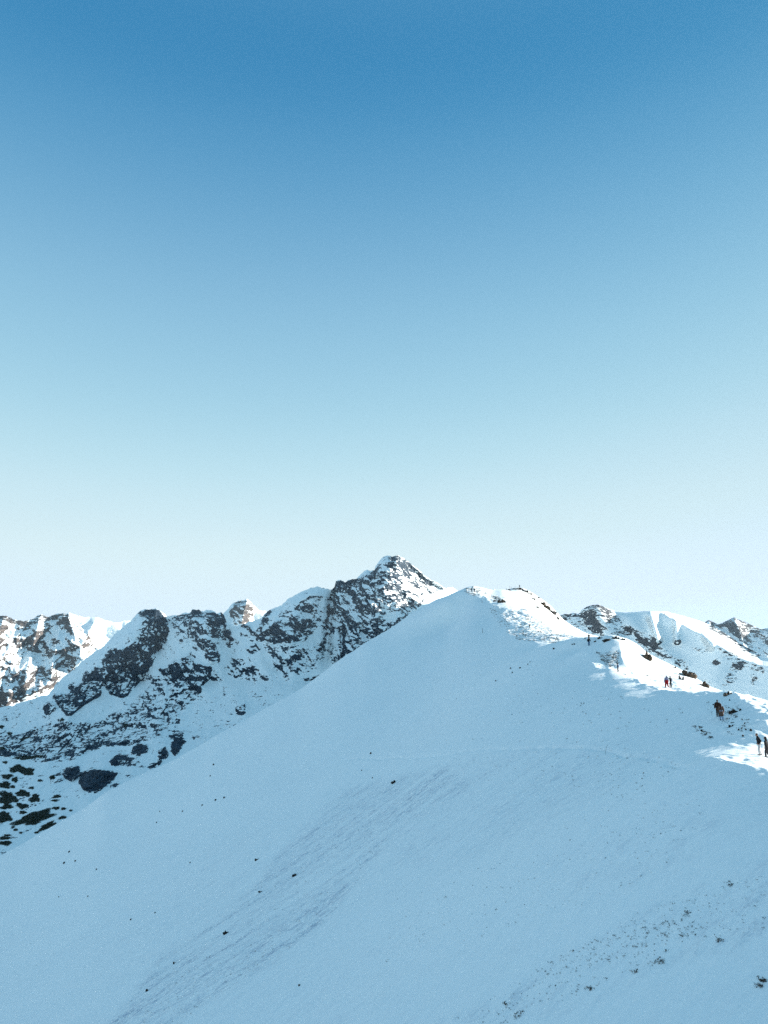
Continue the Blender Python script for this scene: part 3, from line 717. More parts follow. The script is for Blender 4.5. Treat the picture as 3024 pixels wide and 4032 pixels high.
rock(2888, 2806, 36, 19, "dark brown rock heap right of the pair in brown coats", M_DARK, 5)
rock(2914, 2797, 12, 8, "dark stone at the right end of the brown rock heap", M_DARK, 1)
rock(2900, 2824, 12, 10, "dark stone below the brown rock heap beside a lit snow patch", M_DARK, 2)
rock(2879, 2862, 19, 14, "dark rock between the pair in brown coats and the man in light trousers", M_DARK, 2)
rock(2885, 2846, 15, 8, "flat dark rock touching the lit snow patch below the brown heap", M_DARK, 2)
rock(2937, 2874, 8, 6, "dark stone above the man in light trousers, left of its neighbour", M_DARK, 1)
rock(2957, 2877, 11, 8, "dark stone nearest the right edge above the man in light trousers", M_DARK, 1)
rock(2926, 2899, 11, 8, "dark stone at the left end of the thin lit snow line", M_DARK, 1)
rock(2909, 2875, 9, 7, "dark stone left of two others above the man in light trousers", M_DARK, 1)
rock(2764, 2877, 12, 10, "uppermost stone of the slanting stone chain left of the man in light trousers", M_DARK, 3)
rock(2779, 2892, 10, 7, "middle stone of the slanting stone chain", M_DARK, 2)
rock(2800, 2905, 13, 11, "lowest stone of the slanting stone chain left of the man in light trousers", M_DARK, 3)
rock(2873, 2759, 6, 7, "upright dark stone right of the brown jacketed walker's head", M_DARK, 1)
rock(2809, 2776, 6, 6, "small dark stone left of the brown jacketed walker", M_DARK, 1)
rock(2462, 2656, 8, 6, "dark stone at the foot of the bright bank near the walker in blue", M_DARK, 2)
rock(2548, 2660, 13, 6, "dark stones in the lower edge of the bright snow bank", M_DARK, 3)
rock(1553, 3082, 26, 15, "lone dark rock in the middle of the shaded slope", M_DARK, 3)
rock(890, 3676, 22, 17, "black rock in the lower left of the shaded slope", M_DARK, 4)
rock(1164, 3448, 25, 12, "dark rock in the rough snow band left of the slope's middle", M_DARK, 4)
rock(1012, 3386, 16, 12, "dark rock on the slope's left above the rough snow band", M_DARK, 2)
rock(1028, 3512, 22, 9, "flat dark rock at the upper edge of the rough snow band", M_DARK, 3)
rock(688, 3793, 15, 10, "dark stone in the rough band below the black rock", M_DARK, 2)
rock(577, 3903, 11, 8, "dark stone near the bottom left of the rough band", M_DARK, 1)
for k, (x, y, w_) in enumerate(((272, 3356, 8), (252, 3400, 8), (296, 3392, 7), (380, 3424, 6), (841, 3012, 7), (828, 3056, 6), (796, 3172, 7), (848, 3152, 8), (882, 3143, 8), (718, 3196, 6), (628, 3196, 5), (616, 3240, 6),
                                (346, 3530, 6), (231, 3533, 5), (611, 3595, 7), (515, 3622, 8), (748, 3398, 6), (1178, 3882, 9), (1460, 2968, 8), (1466, 3064, 6), (1424, 3034, 6), (2010, 2633, 8), (2048, 2631, 8), (2017, 2650, 7), (2078, 2617, 5), (2087, 2607, 5), (1952, 2682, 6), (2180, 2556, 9))):
    rock(x, y, w_, w_ * .9, "small dark stone alone on the smooth shaded snow slope", M_DARK, 1, group="small stones scattered on the shaded slope")

# ================================================================== grass tufts poking through the snow
def in_poly(p, pts):
    x, y = p; c = False; n = len(pts)
    for i in range(n):
        (ax, ay), (bx, by) = pts[i], pts[i - 1]
        if (ay > y) != (by > y) and x < (bx - ax) * (y - ay) / (by - ay) + ax: c = not c
    return c
def poly_pts(pts, n, r):
    p = np.asarray(pts); lo, hi = p.min(0), p.max(0); out = []
    while len(out) < n:
        q = r.uniform(lo, hi)
        if in_poly(q, pts): out.append(q)
    return out
tr = np.random.default_rng(12); TV = []; TF = []
def tuft(g, size, blades):
    base = len(TV)
    for _ in range(blades):
        an = tr.uniform(0, 6.28); le = size * tr.uniform(.5, 1.1); sp = size * tr.uniform(.2, .7)
        o = g + np.array([tr.normal() * size * .45, tr.normal() * size * .45, -size * .12]); w_ = size * tr.uniform(.07, .16)
        dx, dy = math.cos(an), math.sin(an)
        i = len(TV); TV.extend([o + (-dy * w_, dx * w_, 0), o + (dy * w_, -dx * w_, 0), o + (dx * sp + -dy * w_ * .7, dy * sp + dx * w_ * .7, le * .75), o + (dx * sp * 1.7, dy * sp * 1.7, le * .7)])
        TF.extend([(i, i + 1, i + 2), (i + 1, i + 3, i + 2)])
ZONES = [
 (c6((1900, 160), (1500, 260), (1300, 420), (1100, 640), (900, 800), (700, 950), (560, 1150), (420, 1300), (700, 1300), (900, 1150), (1150, 1000), (1400, 800), (1600, 560), (1700, 420), (2000, 200)), 1700, .075, 3),
 (c7((260, 1242), (700, 990), (1000, 800), (1300, 690), (1659, 590), (1659, 830), (1250, 900), (1180, 990), (800, 1130), (550, 1242)), 420, .055, 5),
 (c7((640, 1010), (900, 880), (1100, 830), (1350, 740), (1380, 840), (1180, 900), (900, 1000), (720, 1040)), 150, .075, 6),
 (c7((0, 600), (300, 590), (620, 440), (1000, 280), (1400, 260), (1300, 520), (900, 720), (300, 900), (0, 1000)), 380, .06, 4),
 ([(1700, 2900), (2150, 2900), (2500, 2920), (2700, 3010), (2500, 3150), (2100, 3100), (1750, 3060)], 260, .09, 4),
 ([(1700, 2560), (2150, 2560), (2480, 2700), (2700, 2800), (2600, 2900), (2100, 2860), (1750, 2800)], 170, .14, 4),
 (c4((560, 430), (700, 470), (900, 470), (980, 560), (1300, 640), (1380, 700), (1150, 790), (800, 760), (650, 640), (540, 480)), 900, .3, 4),
 (c4((290, 280), (470, 270), (520, 330), (400, 352), (330, 330)), 220, .32, 4),
 (c5((310, 545), (480, 530), (470, 640), (410, 670), (340, 610)), 220, .22, 4),
 (c5((1190, 930), (1430, 940), (1560, 1160), (1350, 1200), (1180, 1000)), 90, .14, 4),
 (c5((1050, 1120), (1140, 1130), (1230, 1220), (1200, 1230), (1100, 1170)), 60, .13, 5),
 ([(50, 3400), (500, 3120), (1000, 2860), (1500, 2560), (1600, 2900), (1100, 3300), (600, 3700), (100, 3950)], 130, .12, 3),
]
for pts, n, size, bl in ZONES:
    for q in poly_pts(pts, n, tr):
        g = ground(*q)
        if g[1] > 455: continue
        tuft(g, size * float(np.exp(tr.normal() * .35)), bl)
for x_, y_, n_ in ((2322, 3890, 14), (3004, 3860, 22), (2990, 3885, 12), (2604, 3782, 12), (2585, 3790, 8), (2046, 3992, 12), (2025, 4000, 8), (2875, 3484, 14), (2700, 3600, 10), (2500, 3830, 10), (1990, 3955, 12), (2840, 3700, 10)):
    for _ in range(n_):
        g = ground(x_ + tr.normal() * 9, y_ + tr.normal() * 6); tuft(g, .09 * float(np.exp(tr.normal() * .3)), 6)
tf = mesh_obj("grass_tufts", TV, TF, plain_mat("dry_grass", (.075, .06, .045), .9, .4, 3.0, .05))
tag(tf, "dry grass tips poking through the thin snow", kind="stuff")

# ================================================================== dwarf pines on the valley floor
def pine_mat():
    m, nt, b = new_mat("dwarf_pine_needles")
    n = noise_n(nt, mapping(nt), .5, 3, .6)
    nt.links.new(rgbmix(nt, n, (.016, .022, .014), (.04, .05, .028)), b.inputs['Base Color']); b.inputs['Roughness'].default_value = .9
    b.inputs['Specular IOR Level'].default_value = .1
    return m
M_PINE = pine_mat(); pr = np.random.default_rng(5)
def pine(cx, cy, rx, ry, label, tilt=0, group=None):
    cx, cy = c1((cx, cy))[0]; rx /= 1.80; ry /= 1.75
    V = []; Fc = []; n = int(60 + 2.6 * rx * ry); ct, st = math.cos(math.radians(tilt)), math.sin(math.radians(tilt)); ph = pr.uniform(0, 6.28, 4)
    wav = lambda an: .80 + .13 * math.sin(3 * an + ph[0]) + .10 * math.sin(5 * an + ph[1]) + .06 * math.sin(9 * an + ph[2])
    nr = 28
    for ir, fr_ in enumerate((.0, .35, .7, 1.0)):
        for ka in range(nr):
            an = 6.28318 * ka / nr; x, y = fr_ * wav(an) * math.cos(an) * rx, fr_ * wav(an) * math.sin(an) * ry
            p = mid_place(cx + x * ct + y * st, cy - x * st + y * ct).copy(); p[2] += (1.2, 1.1, .8, -.3)[ir] + pr.normal() * .15 * (ir < 3); V.append(p)
    for ir in range(3):
        for ka in range(nr): Fc.append((ir * nr + ka, ir * nr + (ka + 1) % nr, (ir + 1) * nr + (ka + 1) % nr, (ir + 1) * nr + ka))
    k = 0
    while k < n:
        q = pr.uniform(-1, 1, 2); rr = math.hypot(*q); an = math.atan2(q[1], q[0])
        edge = .80 + .13 * math.sin(3 * an + ph[0]) + .10 * math.sin(5 * an + ph[1]) + .06 * math.sin(9 * an + ph[2])
        if rr > edge: continue
        k += 1
        x, y = q[0] * rx, q[1] * ry
        p = mid_place(cx + x * ct + y * st, cy - x * st + y * ct).copy()
        p += pr.normal(size=3) * (.5, 1.2, .0); hgt = 1.9 * (1 - (rr / edge) ** 3) + .3
        p[2] += pr.uniform(0, 1) ** .7 * hgt
        s = pr.uniform(.5, 1.15); u = pr.normal(size=3); u[2] = abs(u[2]) * .6; u /= np.linalg.norm(u); v = np.cross(u, pr.normal(size=3)); v /= np.linalg.norm(v)
        i = len(V); V += [p - u * s * .7, p + v * s * .6, p + u * s, p - v * s * .6]; Fc += [(i, i + 1, i + 2, i + 3)]
    V = np.array(V); c = V.mean(0); c[2] = V[:, 2].min()
    o = mesh_obj("dwarf_pine_thicket", V - c, Fc, M_PINE); o.location = c
    return tag(o, label, "dwarf pine", group or "dwarf pine thickets on the valley floor")
for a in ((285, 1800, 185, 46, "longest dark dwarf pine thicket, slanting up to the right low in the valley", 16), (150, 1405, 78, 34, "dark dwarf pine thicket with an uneven top, uppermost of the large ones", 0),
          (232, 1428, 60, 32, "dark dwarf pine thicket joined to the right of the uppermost large one", 10), (62, 1642, 84, 58, "tall rounded dwarf pine thicket at the left picture edge, half way down the valley patches", -10),
          (190, 1605, 66, 28, "dwarf pine thicket right beside the tall rounded one", -5), (285, 1645, 50, 34, "compact dwarf pine thicket pointing up right, middle of the valley patches", 25),
          (36, 1800, 66, 48, "dwarf pine thicket at the left edge, left of the longest one", 15), (388, 1872, 86, 24, "narrow dwarf pine thicket running along the near slope's edge", 27),
          (62, 1466, 50, 22, "flat dwarf pine thicket under the uppermost large one", 5), (125, 1492, 28, 24, "small round dwarf pine thicket between two flat ones", 0),
          (42, 1535, 54, 30, "dwarf pine thicket at the left edge above the tall rounded one", 0), (55, 1714, 58, 20, "flat dwarf pine thicket at the left edge below the tall rounded one", 8),
          (185, 1706, 58, 22, "flat dwarf pine thicket in the open snow above the longest one", -8), (270, 1842, 62, 22, "dwarf pine thicket fused under the longest one", 10),
          (465, 1630, 38, 14, "lone flat dwarf pine thicket right of the others near the slope edge", 8), (512, 1802, 38, 12, "dwarf pine thicket farthest right, touching the near slope's edge", 12),
          (40, 1970, 48, 13, "upper of two flat dwarf pine thickets at the lower left edge", 0), (42, 2010, 62, 18, "lower of two flat dwarf pine thickets at the lower left edge", 0),
          (230, 1310, 135, 15, "long thin line of dwarf pine across the upper valley floor", 4), (205, 1155, 52, 10, "thin slanting dwarf pine strip high in the valley below the sunlit patch", 18)):
    pine(*a)
for cx, cy, rx, ry in ((105, 1550, 24, 12), (260, 1560, 26, 10), (190, 1760, 32, 14), (450, 1663, 26, 9), (460, 1725, 34, 12), (520, 1730, 22, 10), (130, 1902, 20, 8), (172, 1927, 14, 6), (62, 1948, 30, 8), (80, 1115, 22, 14), (20, 1235, 26, 12), (45, 1350, 24, 10), (430, 1470, 26, 15), (580, 1745, 14, 6), (330, 1500, 22, 9), (15, 1060, 24, 16), (510, 1002, 18, 14), (1026, 1045, 18, 14), (110, 1880, 14, 6), (300, 1925, 18, 6)):
    pine(cx, cy, rx, ry, "small dark dwarf pine patch in the snow of the valley", group="small dwarf pine patches in the valley")

# ================================================================== poles and sticks
def tube(V, Fc, pts, radii, n=8):
    pts = np.asarray(pts, float); b = len(V)
    for i, p in enumerate(pts):
        d = pts[min(i + 1, len(pts) - 1)] - pts[max(i - 1, 0)]; d /= np.linalg.norm(d)
        u = np.cross(d, (.3, 1, .1)); u /= np.linalg.norm(u); v = np.cross(d, u)
        for k in range(n):
            t = 6.28318 * k / n; V.append(p + radii[i] * (math.cos(t) * u + math.sin(t) * v))
    for i in range(len(pts) - 1):
        for k in range(n):
            a = b + i * n + k; c = b + i * n + (k + 1) % n; Fc.append((a, c, c + n, a + n))
    Fc.append(tuple(b + k for k in range(n))[::-1]); Fc.append(tuple(b + (len(pts) - 1) * n + k for k in range(n)))
M_WOOD = plain_mat("weathered_wood", (.09, .07, .05), .85, .35, 12)
def pole(px, py, hpx, label, r=.06, bend=0):
    g = ground(px, py); h = hpx * g[1] / F; V = []; Fc = []
    z = np.linspace(-.3, h, 7); tube(V, Fc, [(bend * h * (q / h) ** 2 + .01 * math.sin(q * 5), 0, q) for q in z], np.linspace(r, r * .75, 7))
    o = mesh_obj("marker_pole", V, Fc, M_WOOD, smooth=False); o.location = g
    tag(o, label, "pole"); return o
pole(1900, 2492, 18, "thin wooden marker pole standing in the shaded slope left of the lit face", .07)
pole(1898, 2373, 10, "short wooden marker pole at the shadow edge below the walkers on the skyline", .08)
pole(1936, 2350, 11, "wooden marker pole at the lower edge of the bright snow on the skyline", .08)
pole(2008, 2318, 11, "left one of two thin posts on the summit skyline", .08)
pole(2014, 2318, 8, "right one of two thin posts on the summit skyline", .08)
pole(2028, 2314, 7, "single thin post just left of the summit figure", .08)
st = pole(2384, 2966, 32, "thin bent dry stick poking out of the shaded snow", .016, .35); st.name = "dry_stick"; st["category"] = "stick"

# ================================================================== people
DG = None
def blob(name, parts, voxel, m, parent):
    V = []; Fc = []
    for p in parts:
        if p[0] == 'c':
            _, a, b, ra, rb = p; a = np.array(a, float); b = np.array(b, float); d = b - a; L = np.linalg.norm(d); d = d / (L + 1e-9)
            u = np.cross(d, (.31, .9, .2)); u /= np.linalg.norm(u); w_ = np.cross(d, u); rings = []
            for t, s in ((-.85, .5), (-.5, .85), (0, 1)): rings.append((a + d * ra * t, ra * s))
            for t, s in ((0, 1), (.5, .85), (.85, .5)): rings.append((b + d * rb * t, rb * s))
            n = 12; b0 = len(V)
            for c, r in rings:
                for k in range(n):
                    t = 6.28318 * k / n; V.append(c + r * (math.cos(t) * u + math.sin(t) * w_))
            for i in range(len(rings) - 1):
                for k in range(n):
                    x = b0 + i * n + k; y = b0 + i * n + (k + 1) % n; Fc.append((x, y, y + n, x + n))
            Fc.append(tuple(b0 + k for k in range(n))[::-1]); Fc.append(tuple(b0 + (len(rings) - 1) * n + k for k in range(n)))
        else:
            _, c, r = p; v, f = ICO[2]; b0 = len(V)
            V.extend(v * np.asarray(r) + np.asarray(c)); Fc += [tuple(i + b0 for i in q) for q in f]
    o = mesh_obj(name, V, Fc, m, parent, smooth=True)
    md = o.modifiers.new("r", 'REMESH'); md.mode = 'VOXEL'; md.voxel_size = voxel; md.use_smooth_shade = True
    sm = o.modifiers.new("s", 'SMOOTH'); sm.iterations = 3; sm.factor = .5
    dg = bpy.context.evaluated_depsgraph_get()
    me = bpy.data.meshes.new_from_object(o.evaluated_get(dg)); old = o.data
    o.modifiers.clear(); o.data = me; bpy.data.meshes.remove(old)
    if not me.materials: me.materials.append(m)
    return o

MC = {}
def cloth(name, col, rough=.85, var=.18):
    if name not in MC: MC[name] = plain_mat(name, col, rough, var, 14)
    return MC[name]
SKIN = cloth("skin", (.24, .13, .09), .6)
def patterned():
    m, nt, b = new_mat("patterned_jacket_cloth"); tc = N(nt, 'ShaderNodeTexCoord')
    v = N(nt, 'ShaderNodeTexVoronoi'); v.inputs['Scale'].default_value = 9; nt.links.new(tc.outputs['Object'], v.inputs['Vector'])
    s = N(nt, 'ShaderNodeSeparateColor'); nt.links.new(v.outputs['Color'], s.inputs[0])
    c = rgbmix(nt, ramp(nt, s.outputs[0], .35, .5), (.06, .065, .18), (.22, .24, .32)); nt.links.new(c, b.inputs['Base Color']); b.inputs['Roughness'].default_value = .8
    return m

def person(px, py, hpx, face, label, top, legs, boots, head=("hat", (.02, .02, .02)), lean=4, stride=.12, arms=None, coat=False, pack=None, near=False, hem=.80, spread=.1, look=0, eyes=False, height=None, bag=1.12):
    """px, py: between the feet; hpx: standing height in the photo; face: heading, 0 = away from the camera, 90 = to the right"""
    g = ground(px, py); h = height or hpx * g[1] / F * 1.0; k = h / 1.76
    root = bpy.data.objects.new("person", None); COL.objects.link(root); root.empty_display_size = .3
    root.location = g; root.rotation_euler = (0, 0, -math.radians(face)); root.scale = (k, k, k)
    tag(root, label, "person", "people on the crest path")
    vx = .012 if near else .022
    L = math.radians(lean); t = lambda x, y, z: (x, y * math.cos(L) + (z - .92) * math.sin(L), .92 + (z - .92) * math.cos(L) - y * math.sin(L))
    arms = arms or {}
    la, ra_ = arms.get('L', ((-.27, -.02, 1.14), (-.29, .06, .90))), arms.get('R', ((.27, -.02, 1.14), (.29, .06, .90)))
    fl, fr = (-spread, stride, .07), (spread, -stride, .07)
    knee = lambda s, f: ((s * .09 + f[0]) / 2, f[1] / 2 + .05, .50)
    kl, kr = knee(-1, fl), knee(1, fr)
    hy = .03
    # body: one continuous skin with head, neck, trunk, limbs and five-fingered hands
    B = [('e', t(0, 0, 1.0), (.15, .105, .14)), ('e', t(0, 0, 1.28), (.17, .11, .20)), ('c', t(0, 0, 1.0), t(0, 0, 1.3), .12, .13), ('c', t(-.13, 0, 1.40), t(.13, 0, 1.40), .065, .065), ('c', t(0, 0, 1.42), t(0, .015, 1.55), .055, .05)]
    hz = 1.635; lk = math.radians(look)
    hd = lambda x, y, z: t(x * math.cos(lk) + y * math.sin(lk), hy + y * math.cos(lk) - x * math.sin(lk), hz + z)
    B += [('e', hd(0, 0, .02), (.074, .092, .10)), ('e', hd(0, .02, -.055), (.055, .07, .065)), ('c', hd(0, .085, .0), hd(0, .107, -.028), .011, .016), ('e', hd(-.076, -.005, -.01), (.012, .02, .03)), ('e', hd(.076, -.005, -.01), (.012, .02, .03)),
          ('c', hd(-.03, .082, .03), hd(.03, .082, .03), .014, .014), ('c', hd(-.018, .088, -.058), hd(.018, .088, -.058), .009, .009)]
    for s, f, kn in ((-1, fl, kl), (1, fr, kr)):
        B += [('c', (s * .09, 0, .92), kn, .085, .055), ('c', kn, f, .055, .04), ('c', f, (f[0], f[1] + .13, .04), .04, .035)]
    for s, (el, ha) in ((-1, la), (1, ra_)):
        sh = t(s * .185, 0, 1.40); el = np.array(t(*el)); ha = np.array(t(*ha))
        d = (ha - el) / np.linalg.norm(ha - el); sd_ = np.cross(d, (0, 1, 0)); sd_ /= np.linalg.norm(sd_) + 1e-9; fw = np.cross(sd_, d)
        B += [('c', sh, el, .05, .04), ('c', el, ha, .04, .028), ('c', ha + d * .02, ha + d * .075, .03, .034)]
        for q, (o_, ln) in enumerate(((-.03, .065), (-.01, .078), (.01, .072), (.028, .055))):
            p0 = ha + d * .09 + fw * o_; p1 = p0 + d * ln * .55; p2 = p1 + d * ln * .35 - sd_ * s * ln * .35
            B += [('c', p0, p1, .0095, .009), ('c', p1, p2, .009, .008)]
        p0 = ha + d * .045 + fw * .035; B += [('c', p0, p0 + d * .045 + fw * .03, .012, .010)]
    blob("body", B, .0105 if near else .018, SKIN, root)
    # jacket or coat
    tm = top
    J = [('e', t(0, 0, 1.27), (.225, .165, .23)), ('c', t(0, 0, 1.02), t(0, 0, 1.3), .165, .165), ('c', t(-.05, 0, hem + .12), t(-.06, 0, 1.1), .15, .14), ('c', t(.05, 0, hem + .12), t(.06, 0, 1.1), .15, .14),
         ('c', t(-.14, 0, 1.41), t(.14, 0, 1.41), .075, .075), ('c', t(0, -.005, 1.44), t(0, .005, 1.52), .085, .075)]
    if coat: J += [('c', t(-.08, 0, hem + .10), t(-.06, 0, .95), .16, .15), ('c', t(.08, 0, hem + .10), t(.06, 0, .95), .16, .15), ('c', t(0, .05, hem + .1), t(0, 0, .95), .15, .16)]
    for s, (el, ha) in ((-1, la), (1, ra_)):
        sh = t(s * .185, 0, 1.40); J += [('c', sh, t(*el), .09, .074), ('c', t(*el), np.array(t(*ha)), .074, .056)]
    blob("coat" if coat else "jacket", J, .018 if near else .026, tm, root)
    T = [('c', (-.06, 0, .97), (.06, 0, .97), .135 * bag, .135 * bag)]
    for s, f, kn in ((-1, fl, kl), (1, fr, kr)):
        T += [('c', (s * .085, 0, .93), kn, .108 * bag, .082 * bag), ('c', kn, (f[0], f[1], .13), .082 * bag, .070 * bag)]
    blob("trousers", T, .018 if near else .026, legs, root)
    for f in (fl, fr):
        blob("boot", [('c', (f[0], f[1], .05), (f[0], f[1], .19), .06, .064), ('c', (f[0], f[1] - .03, .045), (f[0], f[1] + .15, .042), .052, .046)], .016, boots, root)
    kind, col = head
    hm = cloth("%s_%d_%d_%d" % (kind, *[int(c * 100) for c in col]), col)
    if kind == "hat":
        blob("hat", [('e', hd(0, -.012, .055), (.088, .104, .085)), ('e', hd(0, -.04, .03), (.084, .08, .085))], .014, hm, root)
    elif kind == "hood":
        blob("hood", [('e', hd(0, -.03, .02), (.105, .11, .135)), ('c', hd(0, -.05, -.05), t(0, -.05, 1.46), .09, .10)], .018, hm, root)
    elif kind == "long":
        blob("hair", [('e', hd(0, -.02, .04), (.088, .102, .10)), ('c', hd(0, -.07, .0), t(0, -.12, 1.22), .085, .09)], .018, hm, root)
    else:
        blob("hair", [('e', hd(0, -.018, .05), (.083, .098, .085)), ('e', hd(0, -.05, .01), (.076, .06, .08))], .014, hm, root)
    if pack:
        pk = blob("backpack", [('e', t(0, -.22, 1.2), (.15, .11, .23)), ('c', t(-.08, -.2, 1.05), t(.08, -.2, 1.05), .1, .1), ('e', t(0, -.31, 1.12), (.10, .05, .11))], .02, pack, root)
        blob("strap", [('c', t(-.11, -.15, 1.46), t(-.12, .13, 1.36), .022, .022), ('c', t(-.12, .13, 1.36), t(-.13, .13, 1.15), .02, .02), ('c', t(.11, -.15, 1.46), t(.12, .13, 1.36), .022, .022), ('c', t(.12, .13, 1.36), t(.13, .13, 1.15), .02, .02)], .014, pack, pk)
    if eyes:
        for s in (-1, 1):
            blob("eye", [('e', hd(s * .03, .081, .012), (.011, .008, .009))], .004, cloth("eye_dark", (.02, .015, .012), .3), root)
    print("person %-60s h %.2f at %.0f m" % (label[:60], h, g[1]))
    return root

BLACK = cloth("black_padded_cloth", (.012, .012, .013)); DKBOOT = cloth("dark_boot_leather", (.015, .013, .012), .6)
BROWN = cloth("rust_brown_cloth", (.045, .02, .011)); DKTR = cloth("dark_trouser_cloth", (.02, .02, .024)); JEANS = cloth("blue_denim", (.03, .11, .22))
GREYTR = cloth("pale_grey_trouser_cloth", (.42, .43, .44)); TAN = cloth("tan_coat_cloth", (.12, .07, .05)); RED = cloth("red_trouser_cloth", (.20, .001, .004)); PALEB = cloth("pale_blue_cloth", (.26, .36, .50))
pocket = {'L': ((-.30, -.10, 1.16), (-.22, .09, .97)), 'R': ((.30, -.10, 1.16), (.22, .09, .97))}
person(2994, 2974, 81, -75, "person with dark hair in a black jacket and pale grey trousers, looking down the slope", BLACK, GREYTR, DKBOOT, ("hair", (.02, .016, .013)), lean=11, stride=.07, arms=pocket, near=True, look=-20, eyes=True, spread=.09)
person(3022, 2983, 76, -50, "person in a dark hooded coat cut by the right edge of the picture", BLACK, DKTR, DKBOOT, ("hood", (.014, .013, .013)), lean=4, stride=.10, near=True, eyes=True, hem=.66)
person(2828, 2822, 63, 25, "person in a rust brown jacket, dark hat and dark trousers, arm hanging, walking uphill", BROWN, DKTR, DKBOOT, ("hat", (.012, .013, .02)), lean=8, stride=.14, near=True, hem=.70)
person(2842, 2836, 62, 15, "person in a long tan coat with long brown hair, following the rust brown jacket", TAN, PALEB, DKBOOT, ("long", (.05, .022, .015)), lean=8, stride=.16, coat=True, hem=.44, near=True)
person(2626, 2707, 45, 8, "person in red trousers and a white and purple patterned jacket, seen from behind", patterned(), RED, DKBOOT, ("hair", (.06, .04, .03)), lean=1, stride=.03, spread=.19, near=True, hem=.86, bag=1.5)
person(2642, 2707, 43, -50, "person in dark clothes with a pale backpack, one arm raised beside the red trousers", cloth("dark_green_cloth", (.014, .018, .012)), DKTR, DKBOOT, ("hair", (.035, .018, .012)), lean=2, stride=.10, arms={'L': ((-.30, .22, 1.42), (-.30, .40, 1.66))}, pack=cloth("pale_grey_pack_cloth", (.30, .30, .36)), near=True, hem=.74)
person(2434, 2645, 32, -60, "person in a dark blue jacket and brown trousers with a pale blue pack", cloth("navy_cloth", (.02, .03, .07)), cloth("brown_trouser_cloth", (.06, .035, .022)), DKBOOT, ("hat", (.012, .012, .014)), lean=7, stride=.05, pack=PALEB, hem=.78)
person(2319, 2542, 31, 180, "person in a black jacket and blue jeans standing on the shaded knoll", BLACK, JEANS, cloth("blue_grey_boot", (.03, .05, .08)), ("hair", (.05, .03, .02)), lean=0, stride=.01, arms={'L': ((-.32, .02, 1.18), (-.42, .08, .98))}, hem=.76)
person(2319, 2523, 27, 10, "person in a brown jacket with reddish hair standing behind the one in blue jeans", cloth("dark_brown_cloth", (.06, .028, .016)), DKTR, DKBOOT, ("hair", (.14, .04, .015)), lean=2, stride=.05, arms={'L': ((-.34, .0, 1.2), (-.40, .05, 1.02)), 'R': ((.34, 0, 1.2), (.36, .06, 1.0))})
bent = person(2085, 2474, 19, 60, "person in black bending forward with a pole, alone on the lit stony slope", BLACK, DKTR, DKBOOT, ("hat", (.012, .012, .012)), lean=24, stride=.16, arms={'R': ((.26, .15, 1.2), (.28, .34, 1.05))})
person(1856, 2329, 15, 0, "left one of two dark walkers near the skyline left of the summit", BLACK, DKTR, DKBOOT, ("hat", (.012, .012, .012)), lean=4, stride=.08)
person(1868, 2332, 16, 20, "right one of two dark walkers near the skyline left of the summit", BLACK, cloth("grey_trouser_cloth", (.10, .10, .11)), DKBOOT, ("hat", (.012, .012, .012)), lean=4, stride=.1)
person(1993, 2327, 11, 90, "dark figure on the skyline at the left end of the summit rocks", BLACK, DKTR, DKBOOT, ("hat", (.012, .012, .012)), lean=14, stride=.06)
person(2046, 2314, 12, 180, "tiny dark figure on the very top of the summit", BLACK, DKTR, DKBOOT, ("hood", (.012, .012, .012)), lean=0, stride=.04)
person(1862, 2318, 11, 180, "tiny dark figure on the skyline above the two dark walkers", cloth("blue_grey_cloth", (.05, .06, .08)), DKTR, DKBOOT, ("hat", (.012, .012, .012)), lean=0, stride=.04)
# the bent walker's pole
V = []; Fc = []; tube(V, Fc, [(0, 0, -.05), (-.18, -.10, .55), (-.38, -.2, 1.2)], [.02, .02, .022])
gp = ground(2092, 2471); o = mesh_obj("walking_pole", V, Fc, cloth("pole_metal", (.05, .05, .06), .4)); o.location = gp
tag(o, "thin walking pole held by the bent walker on the lit slope", "walking pole")
#@@END@@

# ================================================================== air
bm = bmesh.new(); bmesh.ops.create_cube(bm, size=1.0)
me = bpy.data.meshes.new("haze"); bm.to_mesh(me); bm.free()
hz = bpy.data.objects.new("haze", me); COL.objects.link(hz); hz.location = (0, 2500, -165); hz.scale = (18400, 15400, 1050)
mh = bpy.data.materials.new("thin_air"); mh.use_nodes = True; hn = mh.node_tree; hn.nodes.clear()
pv = N(hn, 'ShaderNodeVolumePrincipled'); pv.inputs['Color'].default_value = (.55, .80, 1, 1); pv.inputs['Density'].default_value = 1.7e-5; pv.inputs['Anisotropy'].default_value = .2
ho = N(hn, 'ShaderNodeOutputMaterial'); hn.links.new(pv.outputs[0], ho.inputs['Volume']); me.materials.append(mh)
tag(hz, "thin cold air paling the far mountains", kind="stuff")

# ================================================================== light
SUN_AZ, SUN_EL = 81.0, 11.0
w = bpy.data.worlds.new("World"); scene.world = w; w.use_nodes = True
nt = w.node_tree; bg = nt.nodes["Background"]
sky = N(nt, 'ShaderNodeTexSky'); sky.sky_type = 'NISHITA'; sky.sun_disc = False
sky.sun_elevation = math.radians(SUN_EL); sky.sun_rotation = math.radians(SUN_AZ)
sky.altitude = 2000; sky.air_density = .6; sky.dust_density = 0; sky.ozone_density = 4
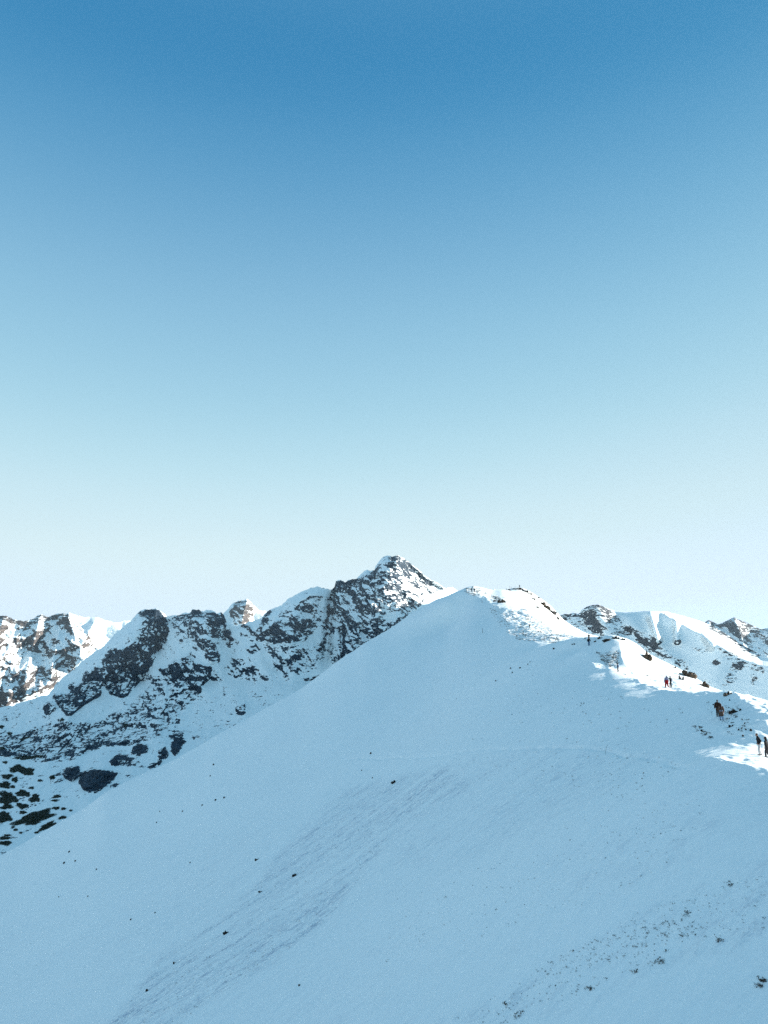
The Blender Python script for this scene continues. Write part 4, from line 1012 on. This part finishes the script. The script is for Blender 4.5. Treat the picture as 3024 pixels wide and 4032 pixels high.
# the camera's white balance and contrast, applied to the light of the sky itself
pre = N(nt, 'ShaderNodeVectorMath', operation='SCALE'); pre.inputs['Scale'].default_value = .282 / 2
nt.links.new(sky.outputs[0], pre.inputs[0])
cv = N(nt, 'ShaderNodeRGBCurve'); nt.links.new(pre.outputs[0], cv.inputs['Color'])
def curve(i, pts):
    c = cv.mapping.curves[i]
    while len(c.points) > 2: c.points.remove(c.points[1])
    c.points[0].location = pts[0]; c.points[-1].location = pts[-1]
    for p in pts[1:-1]: c.points.new(*p)
cv.mapping.use_clip = False
def shoulder(i, a, b, g, vs):
    pts = [(v / 2, a * (1 - math.exp(-(v / b) ** g)) / 2) for v in vs]
    curve(i, pts + [(1.0, .98)])
shoulder(0, .76, .136, 2.7, (0, .04, .07, .10, .13, .17, .22, .32, .5, .8, 1.15))
shoulder(1, .885, .238, 2.0, (0, .07, .12, .17, .22, .28, .36, .5, .75, 1.15))
shoulder(2, .955, .445, 1.4, (0, .12, .22, .32, .42, .55, .7, .95, 1.3))
cv.mapping.extend = 'EXTRAPOLATED'
cv.mapping.update()
EXPO = 2.0
# thin ground haze paling the horizon; unseen sky overhead brightened to light shaded snow
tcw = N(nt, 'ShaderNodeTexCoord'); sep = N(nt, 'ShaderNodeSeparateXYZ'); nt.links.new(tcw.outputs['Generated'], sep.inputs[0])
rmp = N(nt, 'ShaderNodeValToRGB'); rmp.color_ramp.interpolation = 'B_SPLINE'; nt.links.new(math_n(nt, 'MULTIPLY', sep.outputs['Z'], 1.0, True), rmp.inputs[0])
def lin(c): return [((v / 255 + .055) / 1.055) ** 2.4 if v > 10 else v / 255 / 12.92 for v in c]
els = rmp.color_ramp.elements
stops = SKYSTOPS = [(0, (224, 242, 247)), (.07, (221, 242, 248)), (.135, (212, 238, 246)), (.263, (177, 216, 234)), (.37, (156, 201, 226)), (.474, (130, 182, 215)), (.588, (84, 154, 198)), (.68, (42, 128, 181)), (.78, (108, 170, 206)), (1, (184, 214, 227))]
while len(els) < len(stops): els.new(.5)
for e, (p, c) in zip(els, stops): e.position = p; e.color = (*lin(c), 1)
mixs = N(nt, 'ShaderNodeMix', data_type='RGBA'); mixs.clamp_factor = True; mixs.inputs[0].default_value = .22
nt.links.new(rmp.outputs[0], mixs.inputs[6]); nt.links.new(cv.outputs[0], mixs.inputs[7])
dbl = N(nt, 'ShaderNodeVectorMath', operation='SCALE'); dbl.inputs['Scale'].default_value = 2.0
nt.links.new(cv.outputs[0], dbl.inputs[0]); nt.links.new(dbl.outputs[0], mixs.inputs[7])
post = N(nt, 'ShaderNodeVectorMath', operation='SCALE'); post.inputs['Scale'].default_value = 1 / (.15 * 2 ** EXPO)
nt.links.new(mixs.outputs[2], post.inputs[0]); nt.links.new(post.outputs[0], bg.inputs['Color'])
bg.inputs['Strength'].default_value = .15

sun = bpy.data.lights.new("sun", 'SUN'); sun.energy = 3.6; sun.angle = math.radians(.5); sun.color = (1, .93, .84)
so = bpy.data.objects.new("sun", sun); COL.objects.link(so)
sd = Vector((math.cos(math.radians(SUN_EL)) * math.sin(math.radians(SUN_AZ)), math.cos(math.radians(SUN_EL)) * math.cos(math.radians(SUN_AZ)), math.sin(math.radians(SUN_EL))))
so.rotation_euler = sd.to_track_quat('Z', 'Y').to_euler(); so.location = sd * 900

vs = scene.view_settings
scene.display_settings.display_device = 'sRGB'
vs.view_transform = 'Standard'; vs.look = 'None'; vs.exposure = EXPO; vs.gamma = 1; vs.use_curve_mapping = False
scene.cycles.max_bounces = 5; scene.cycles.diffuse_bounces = 3
scene.cycles.use_denoising = False
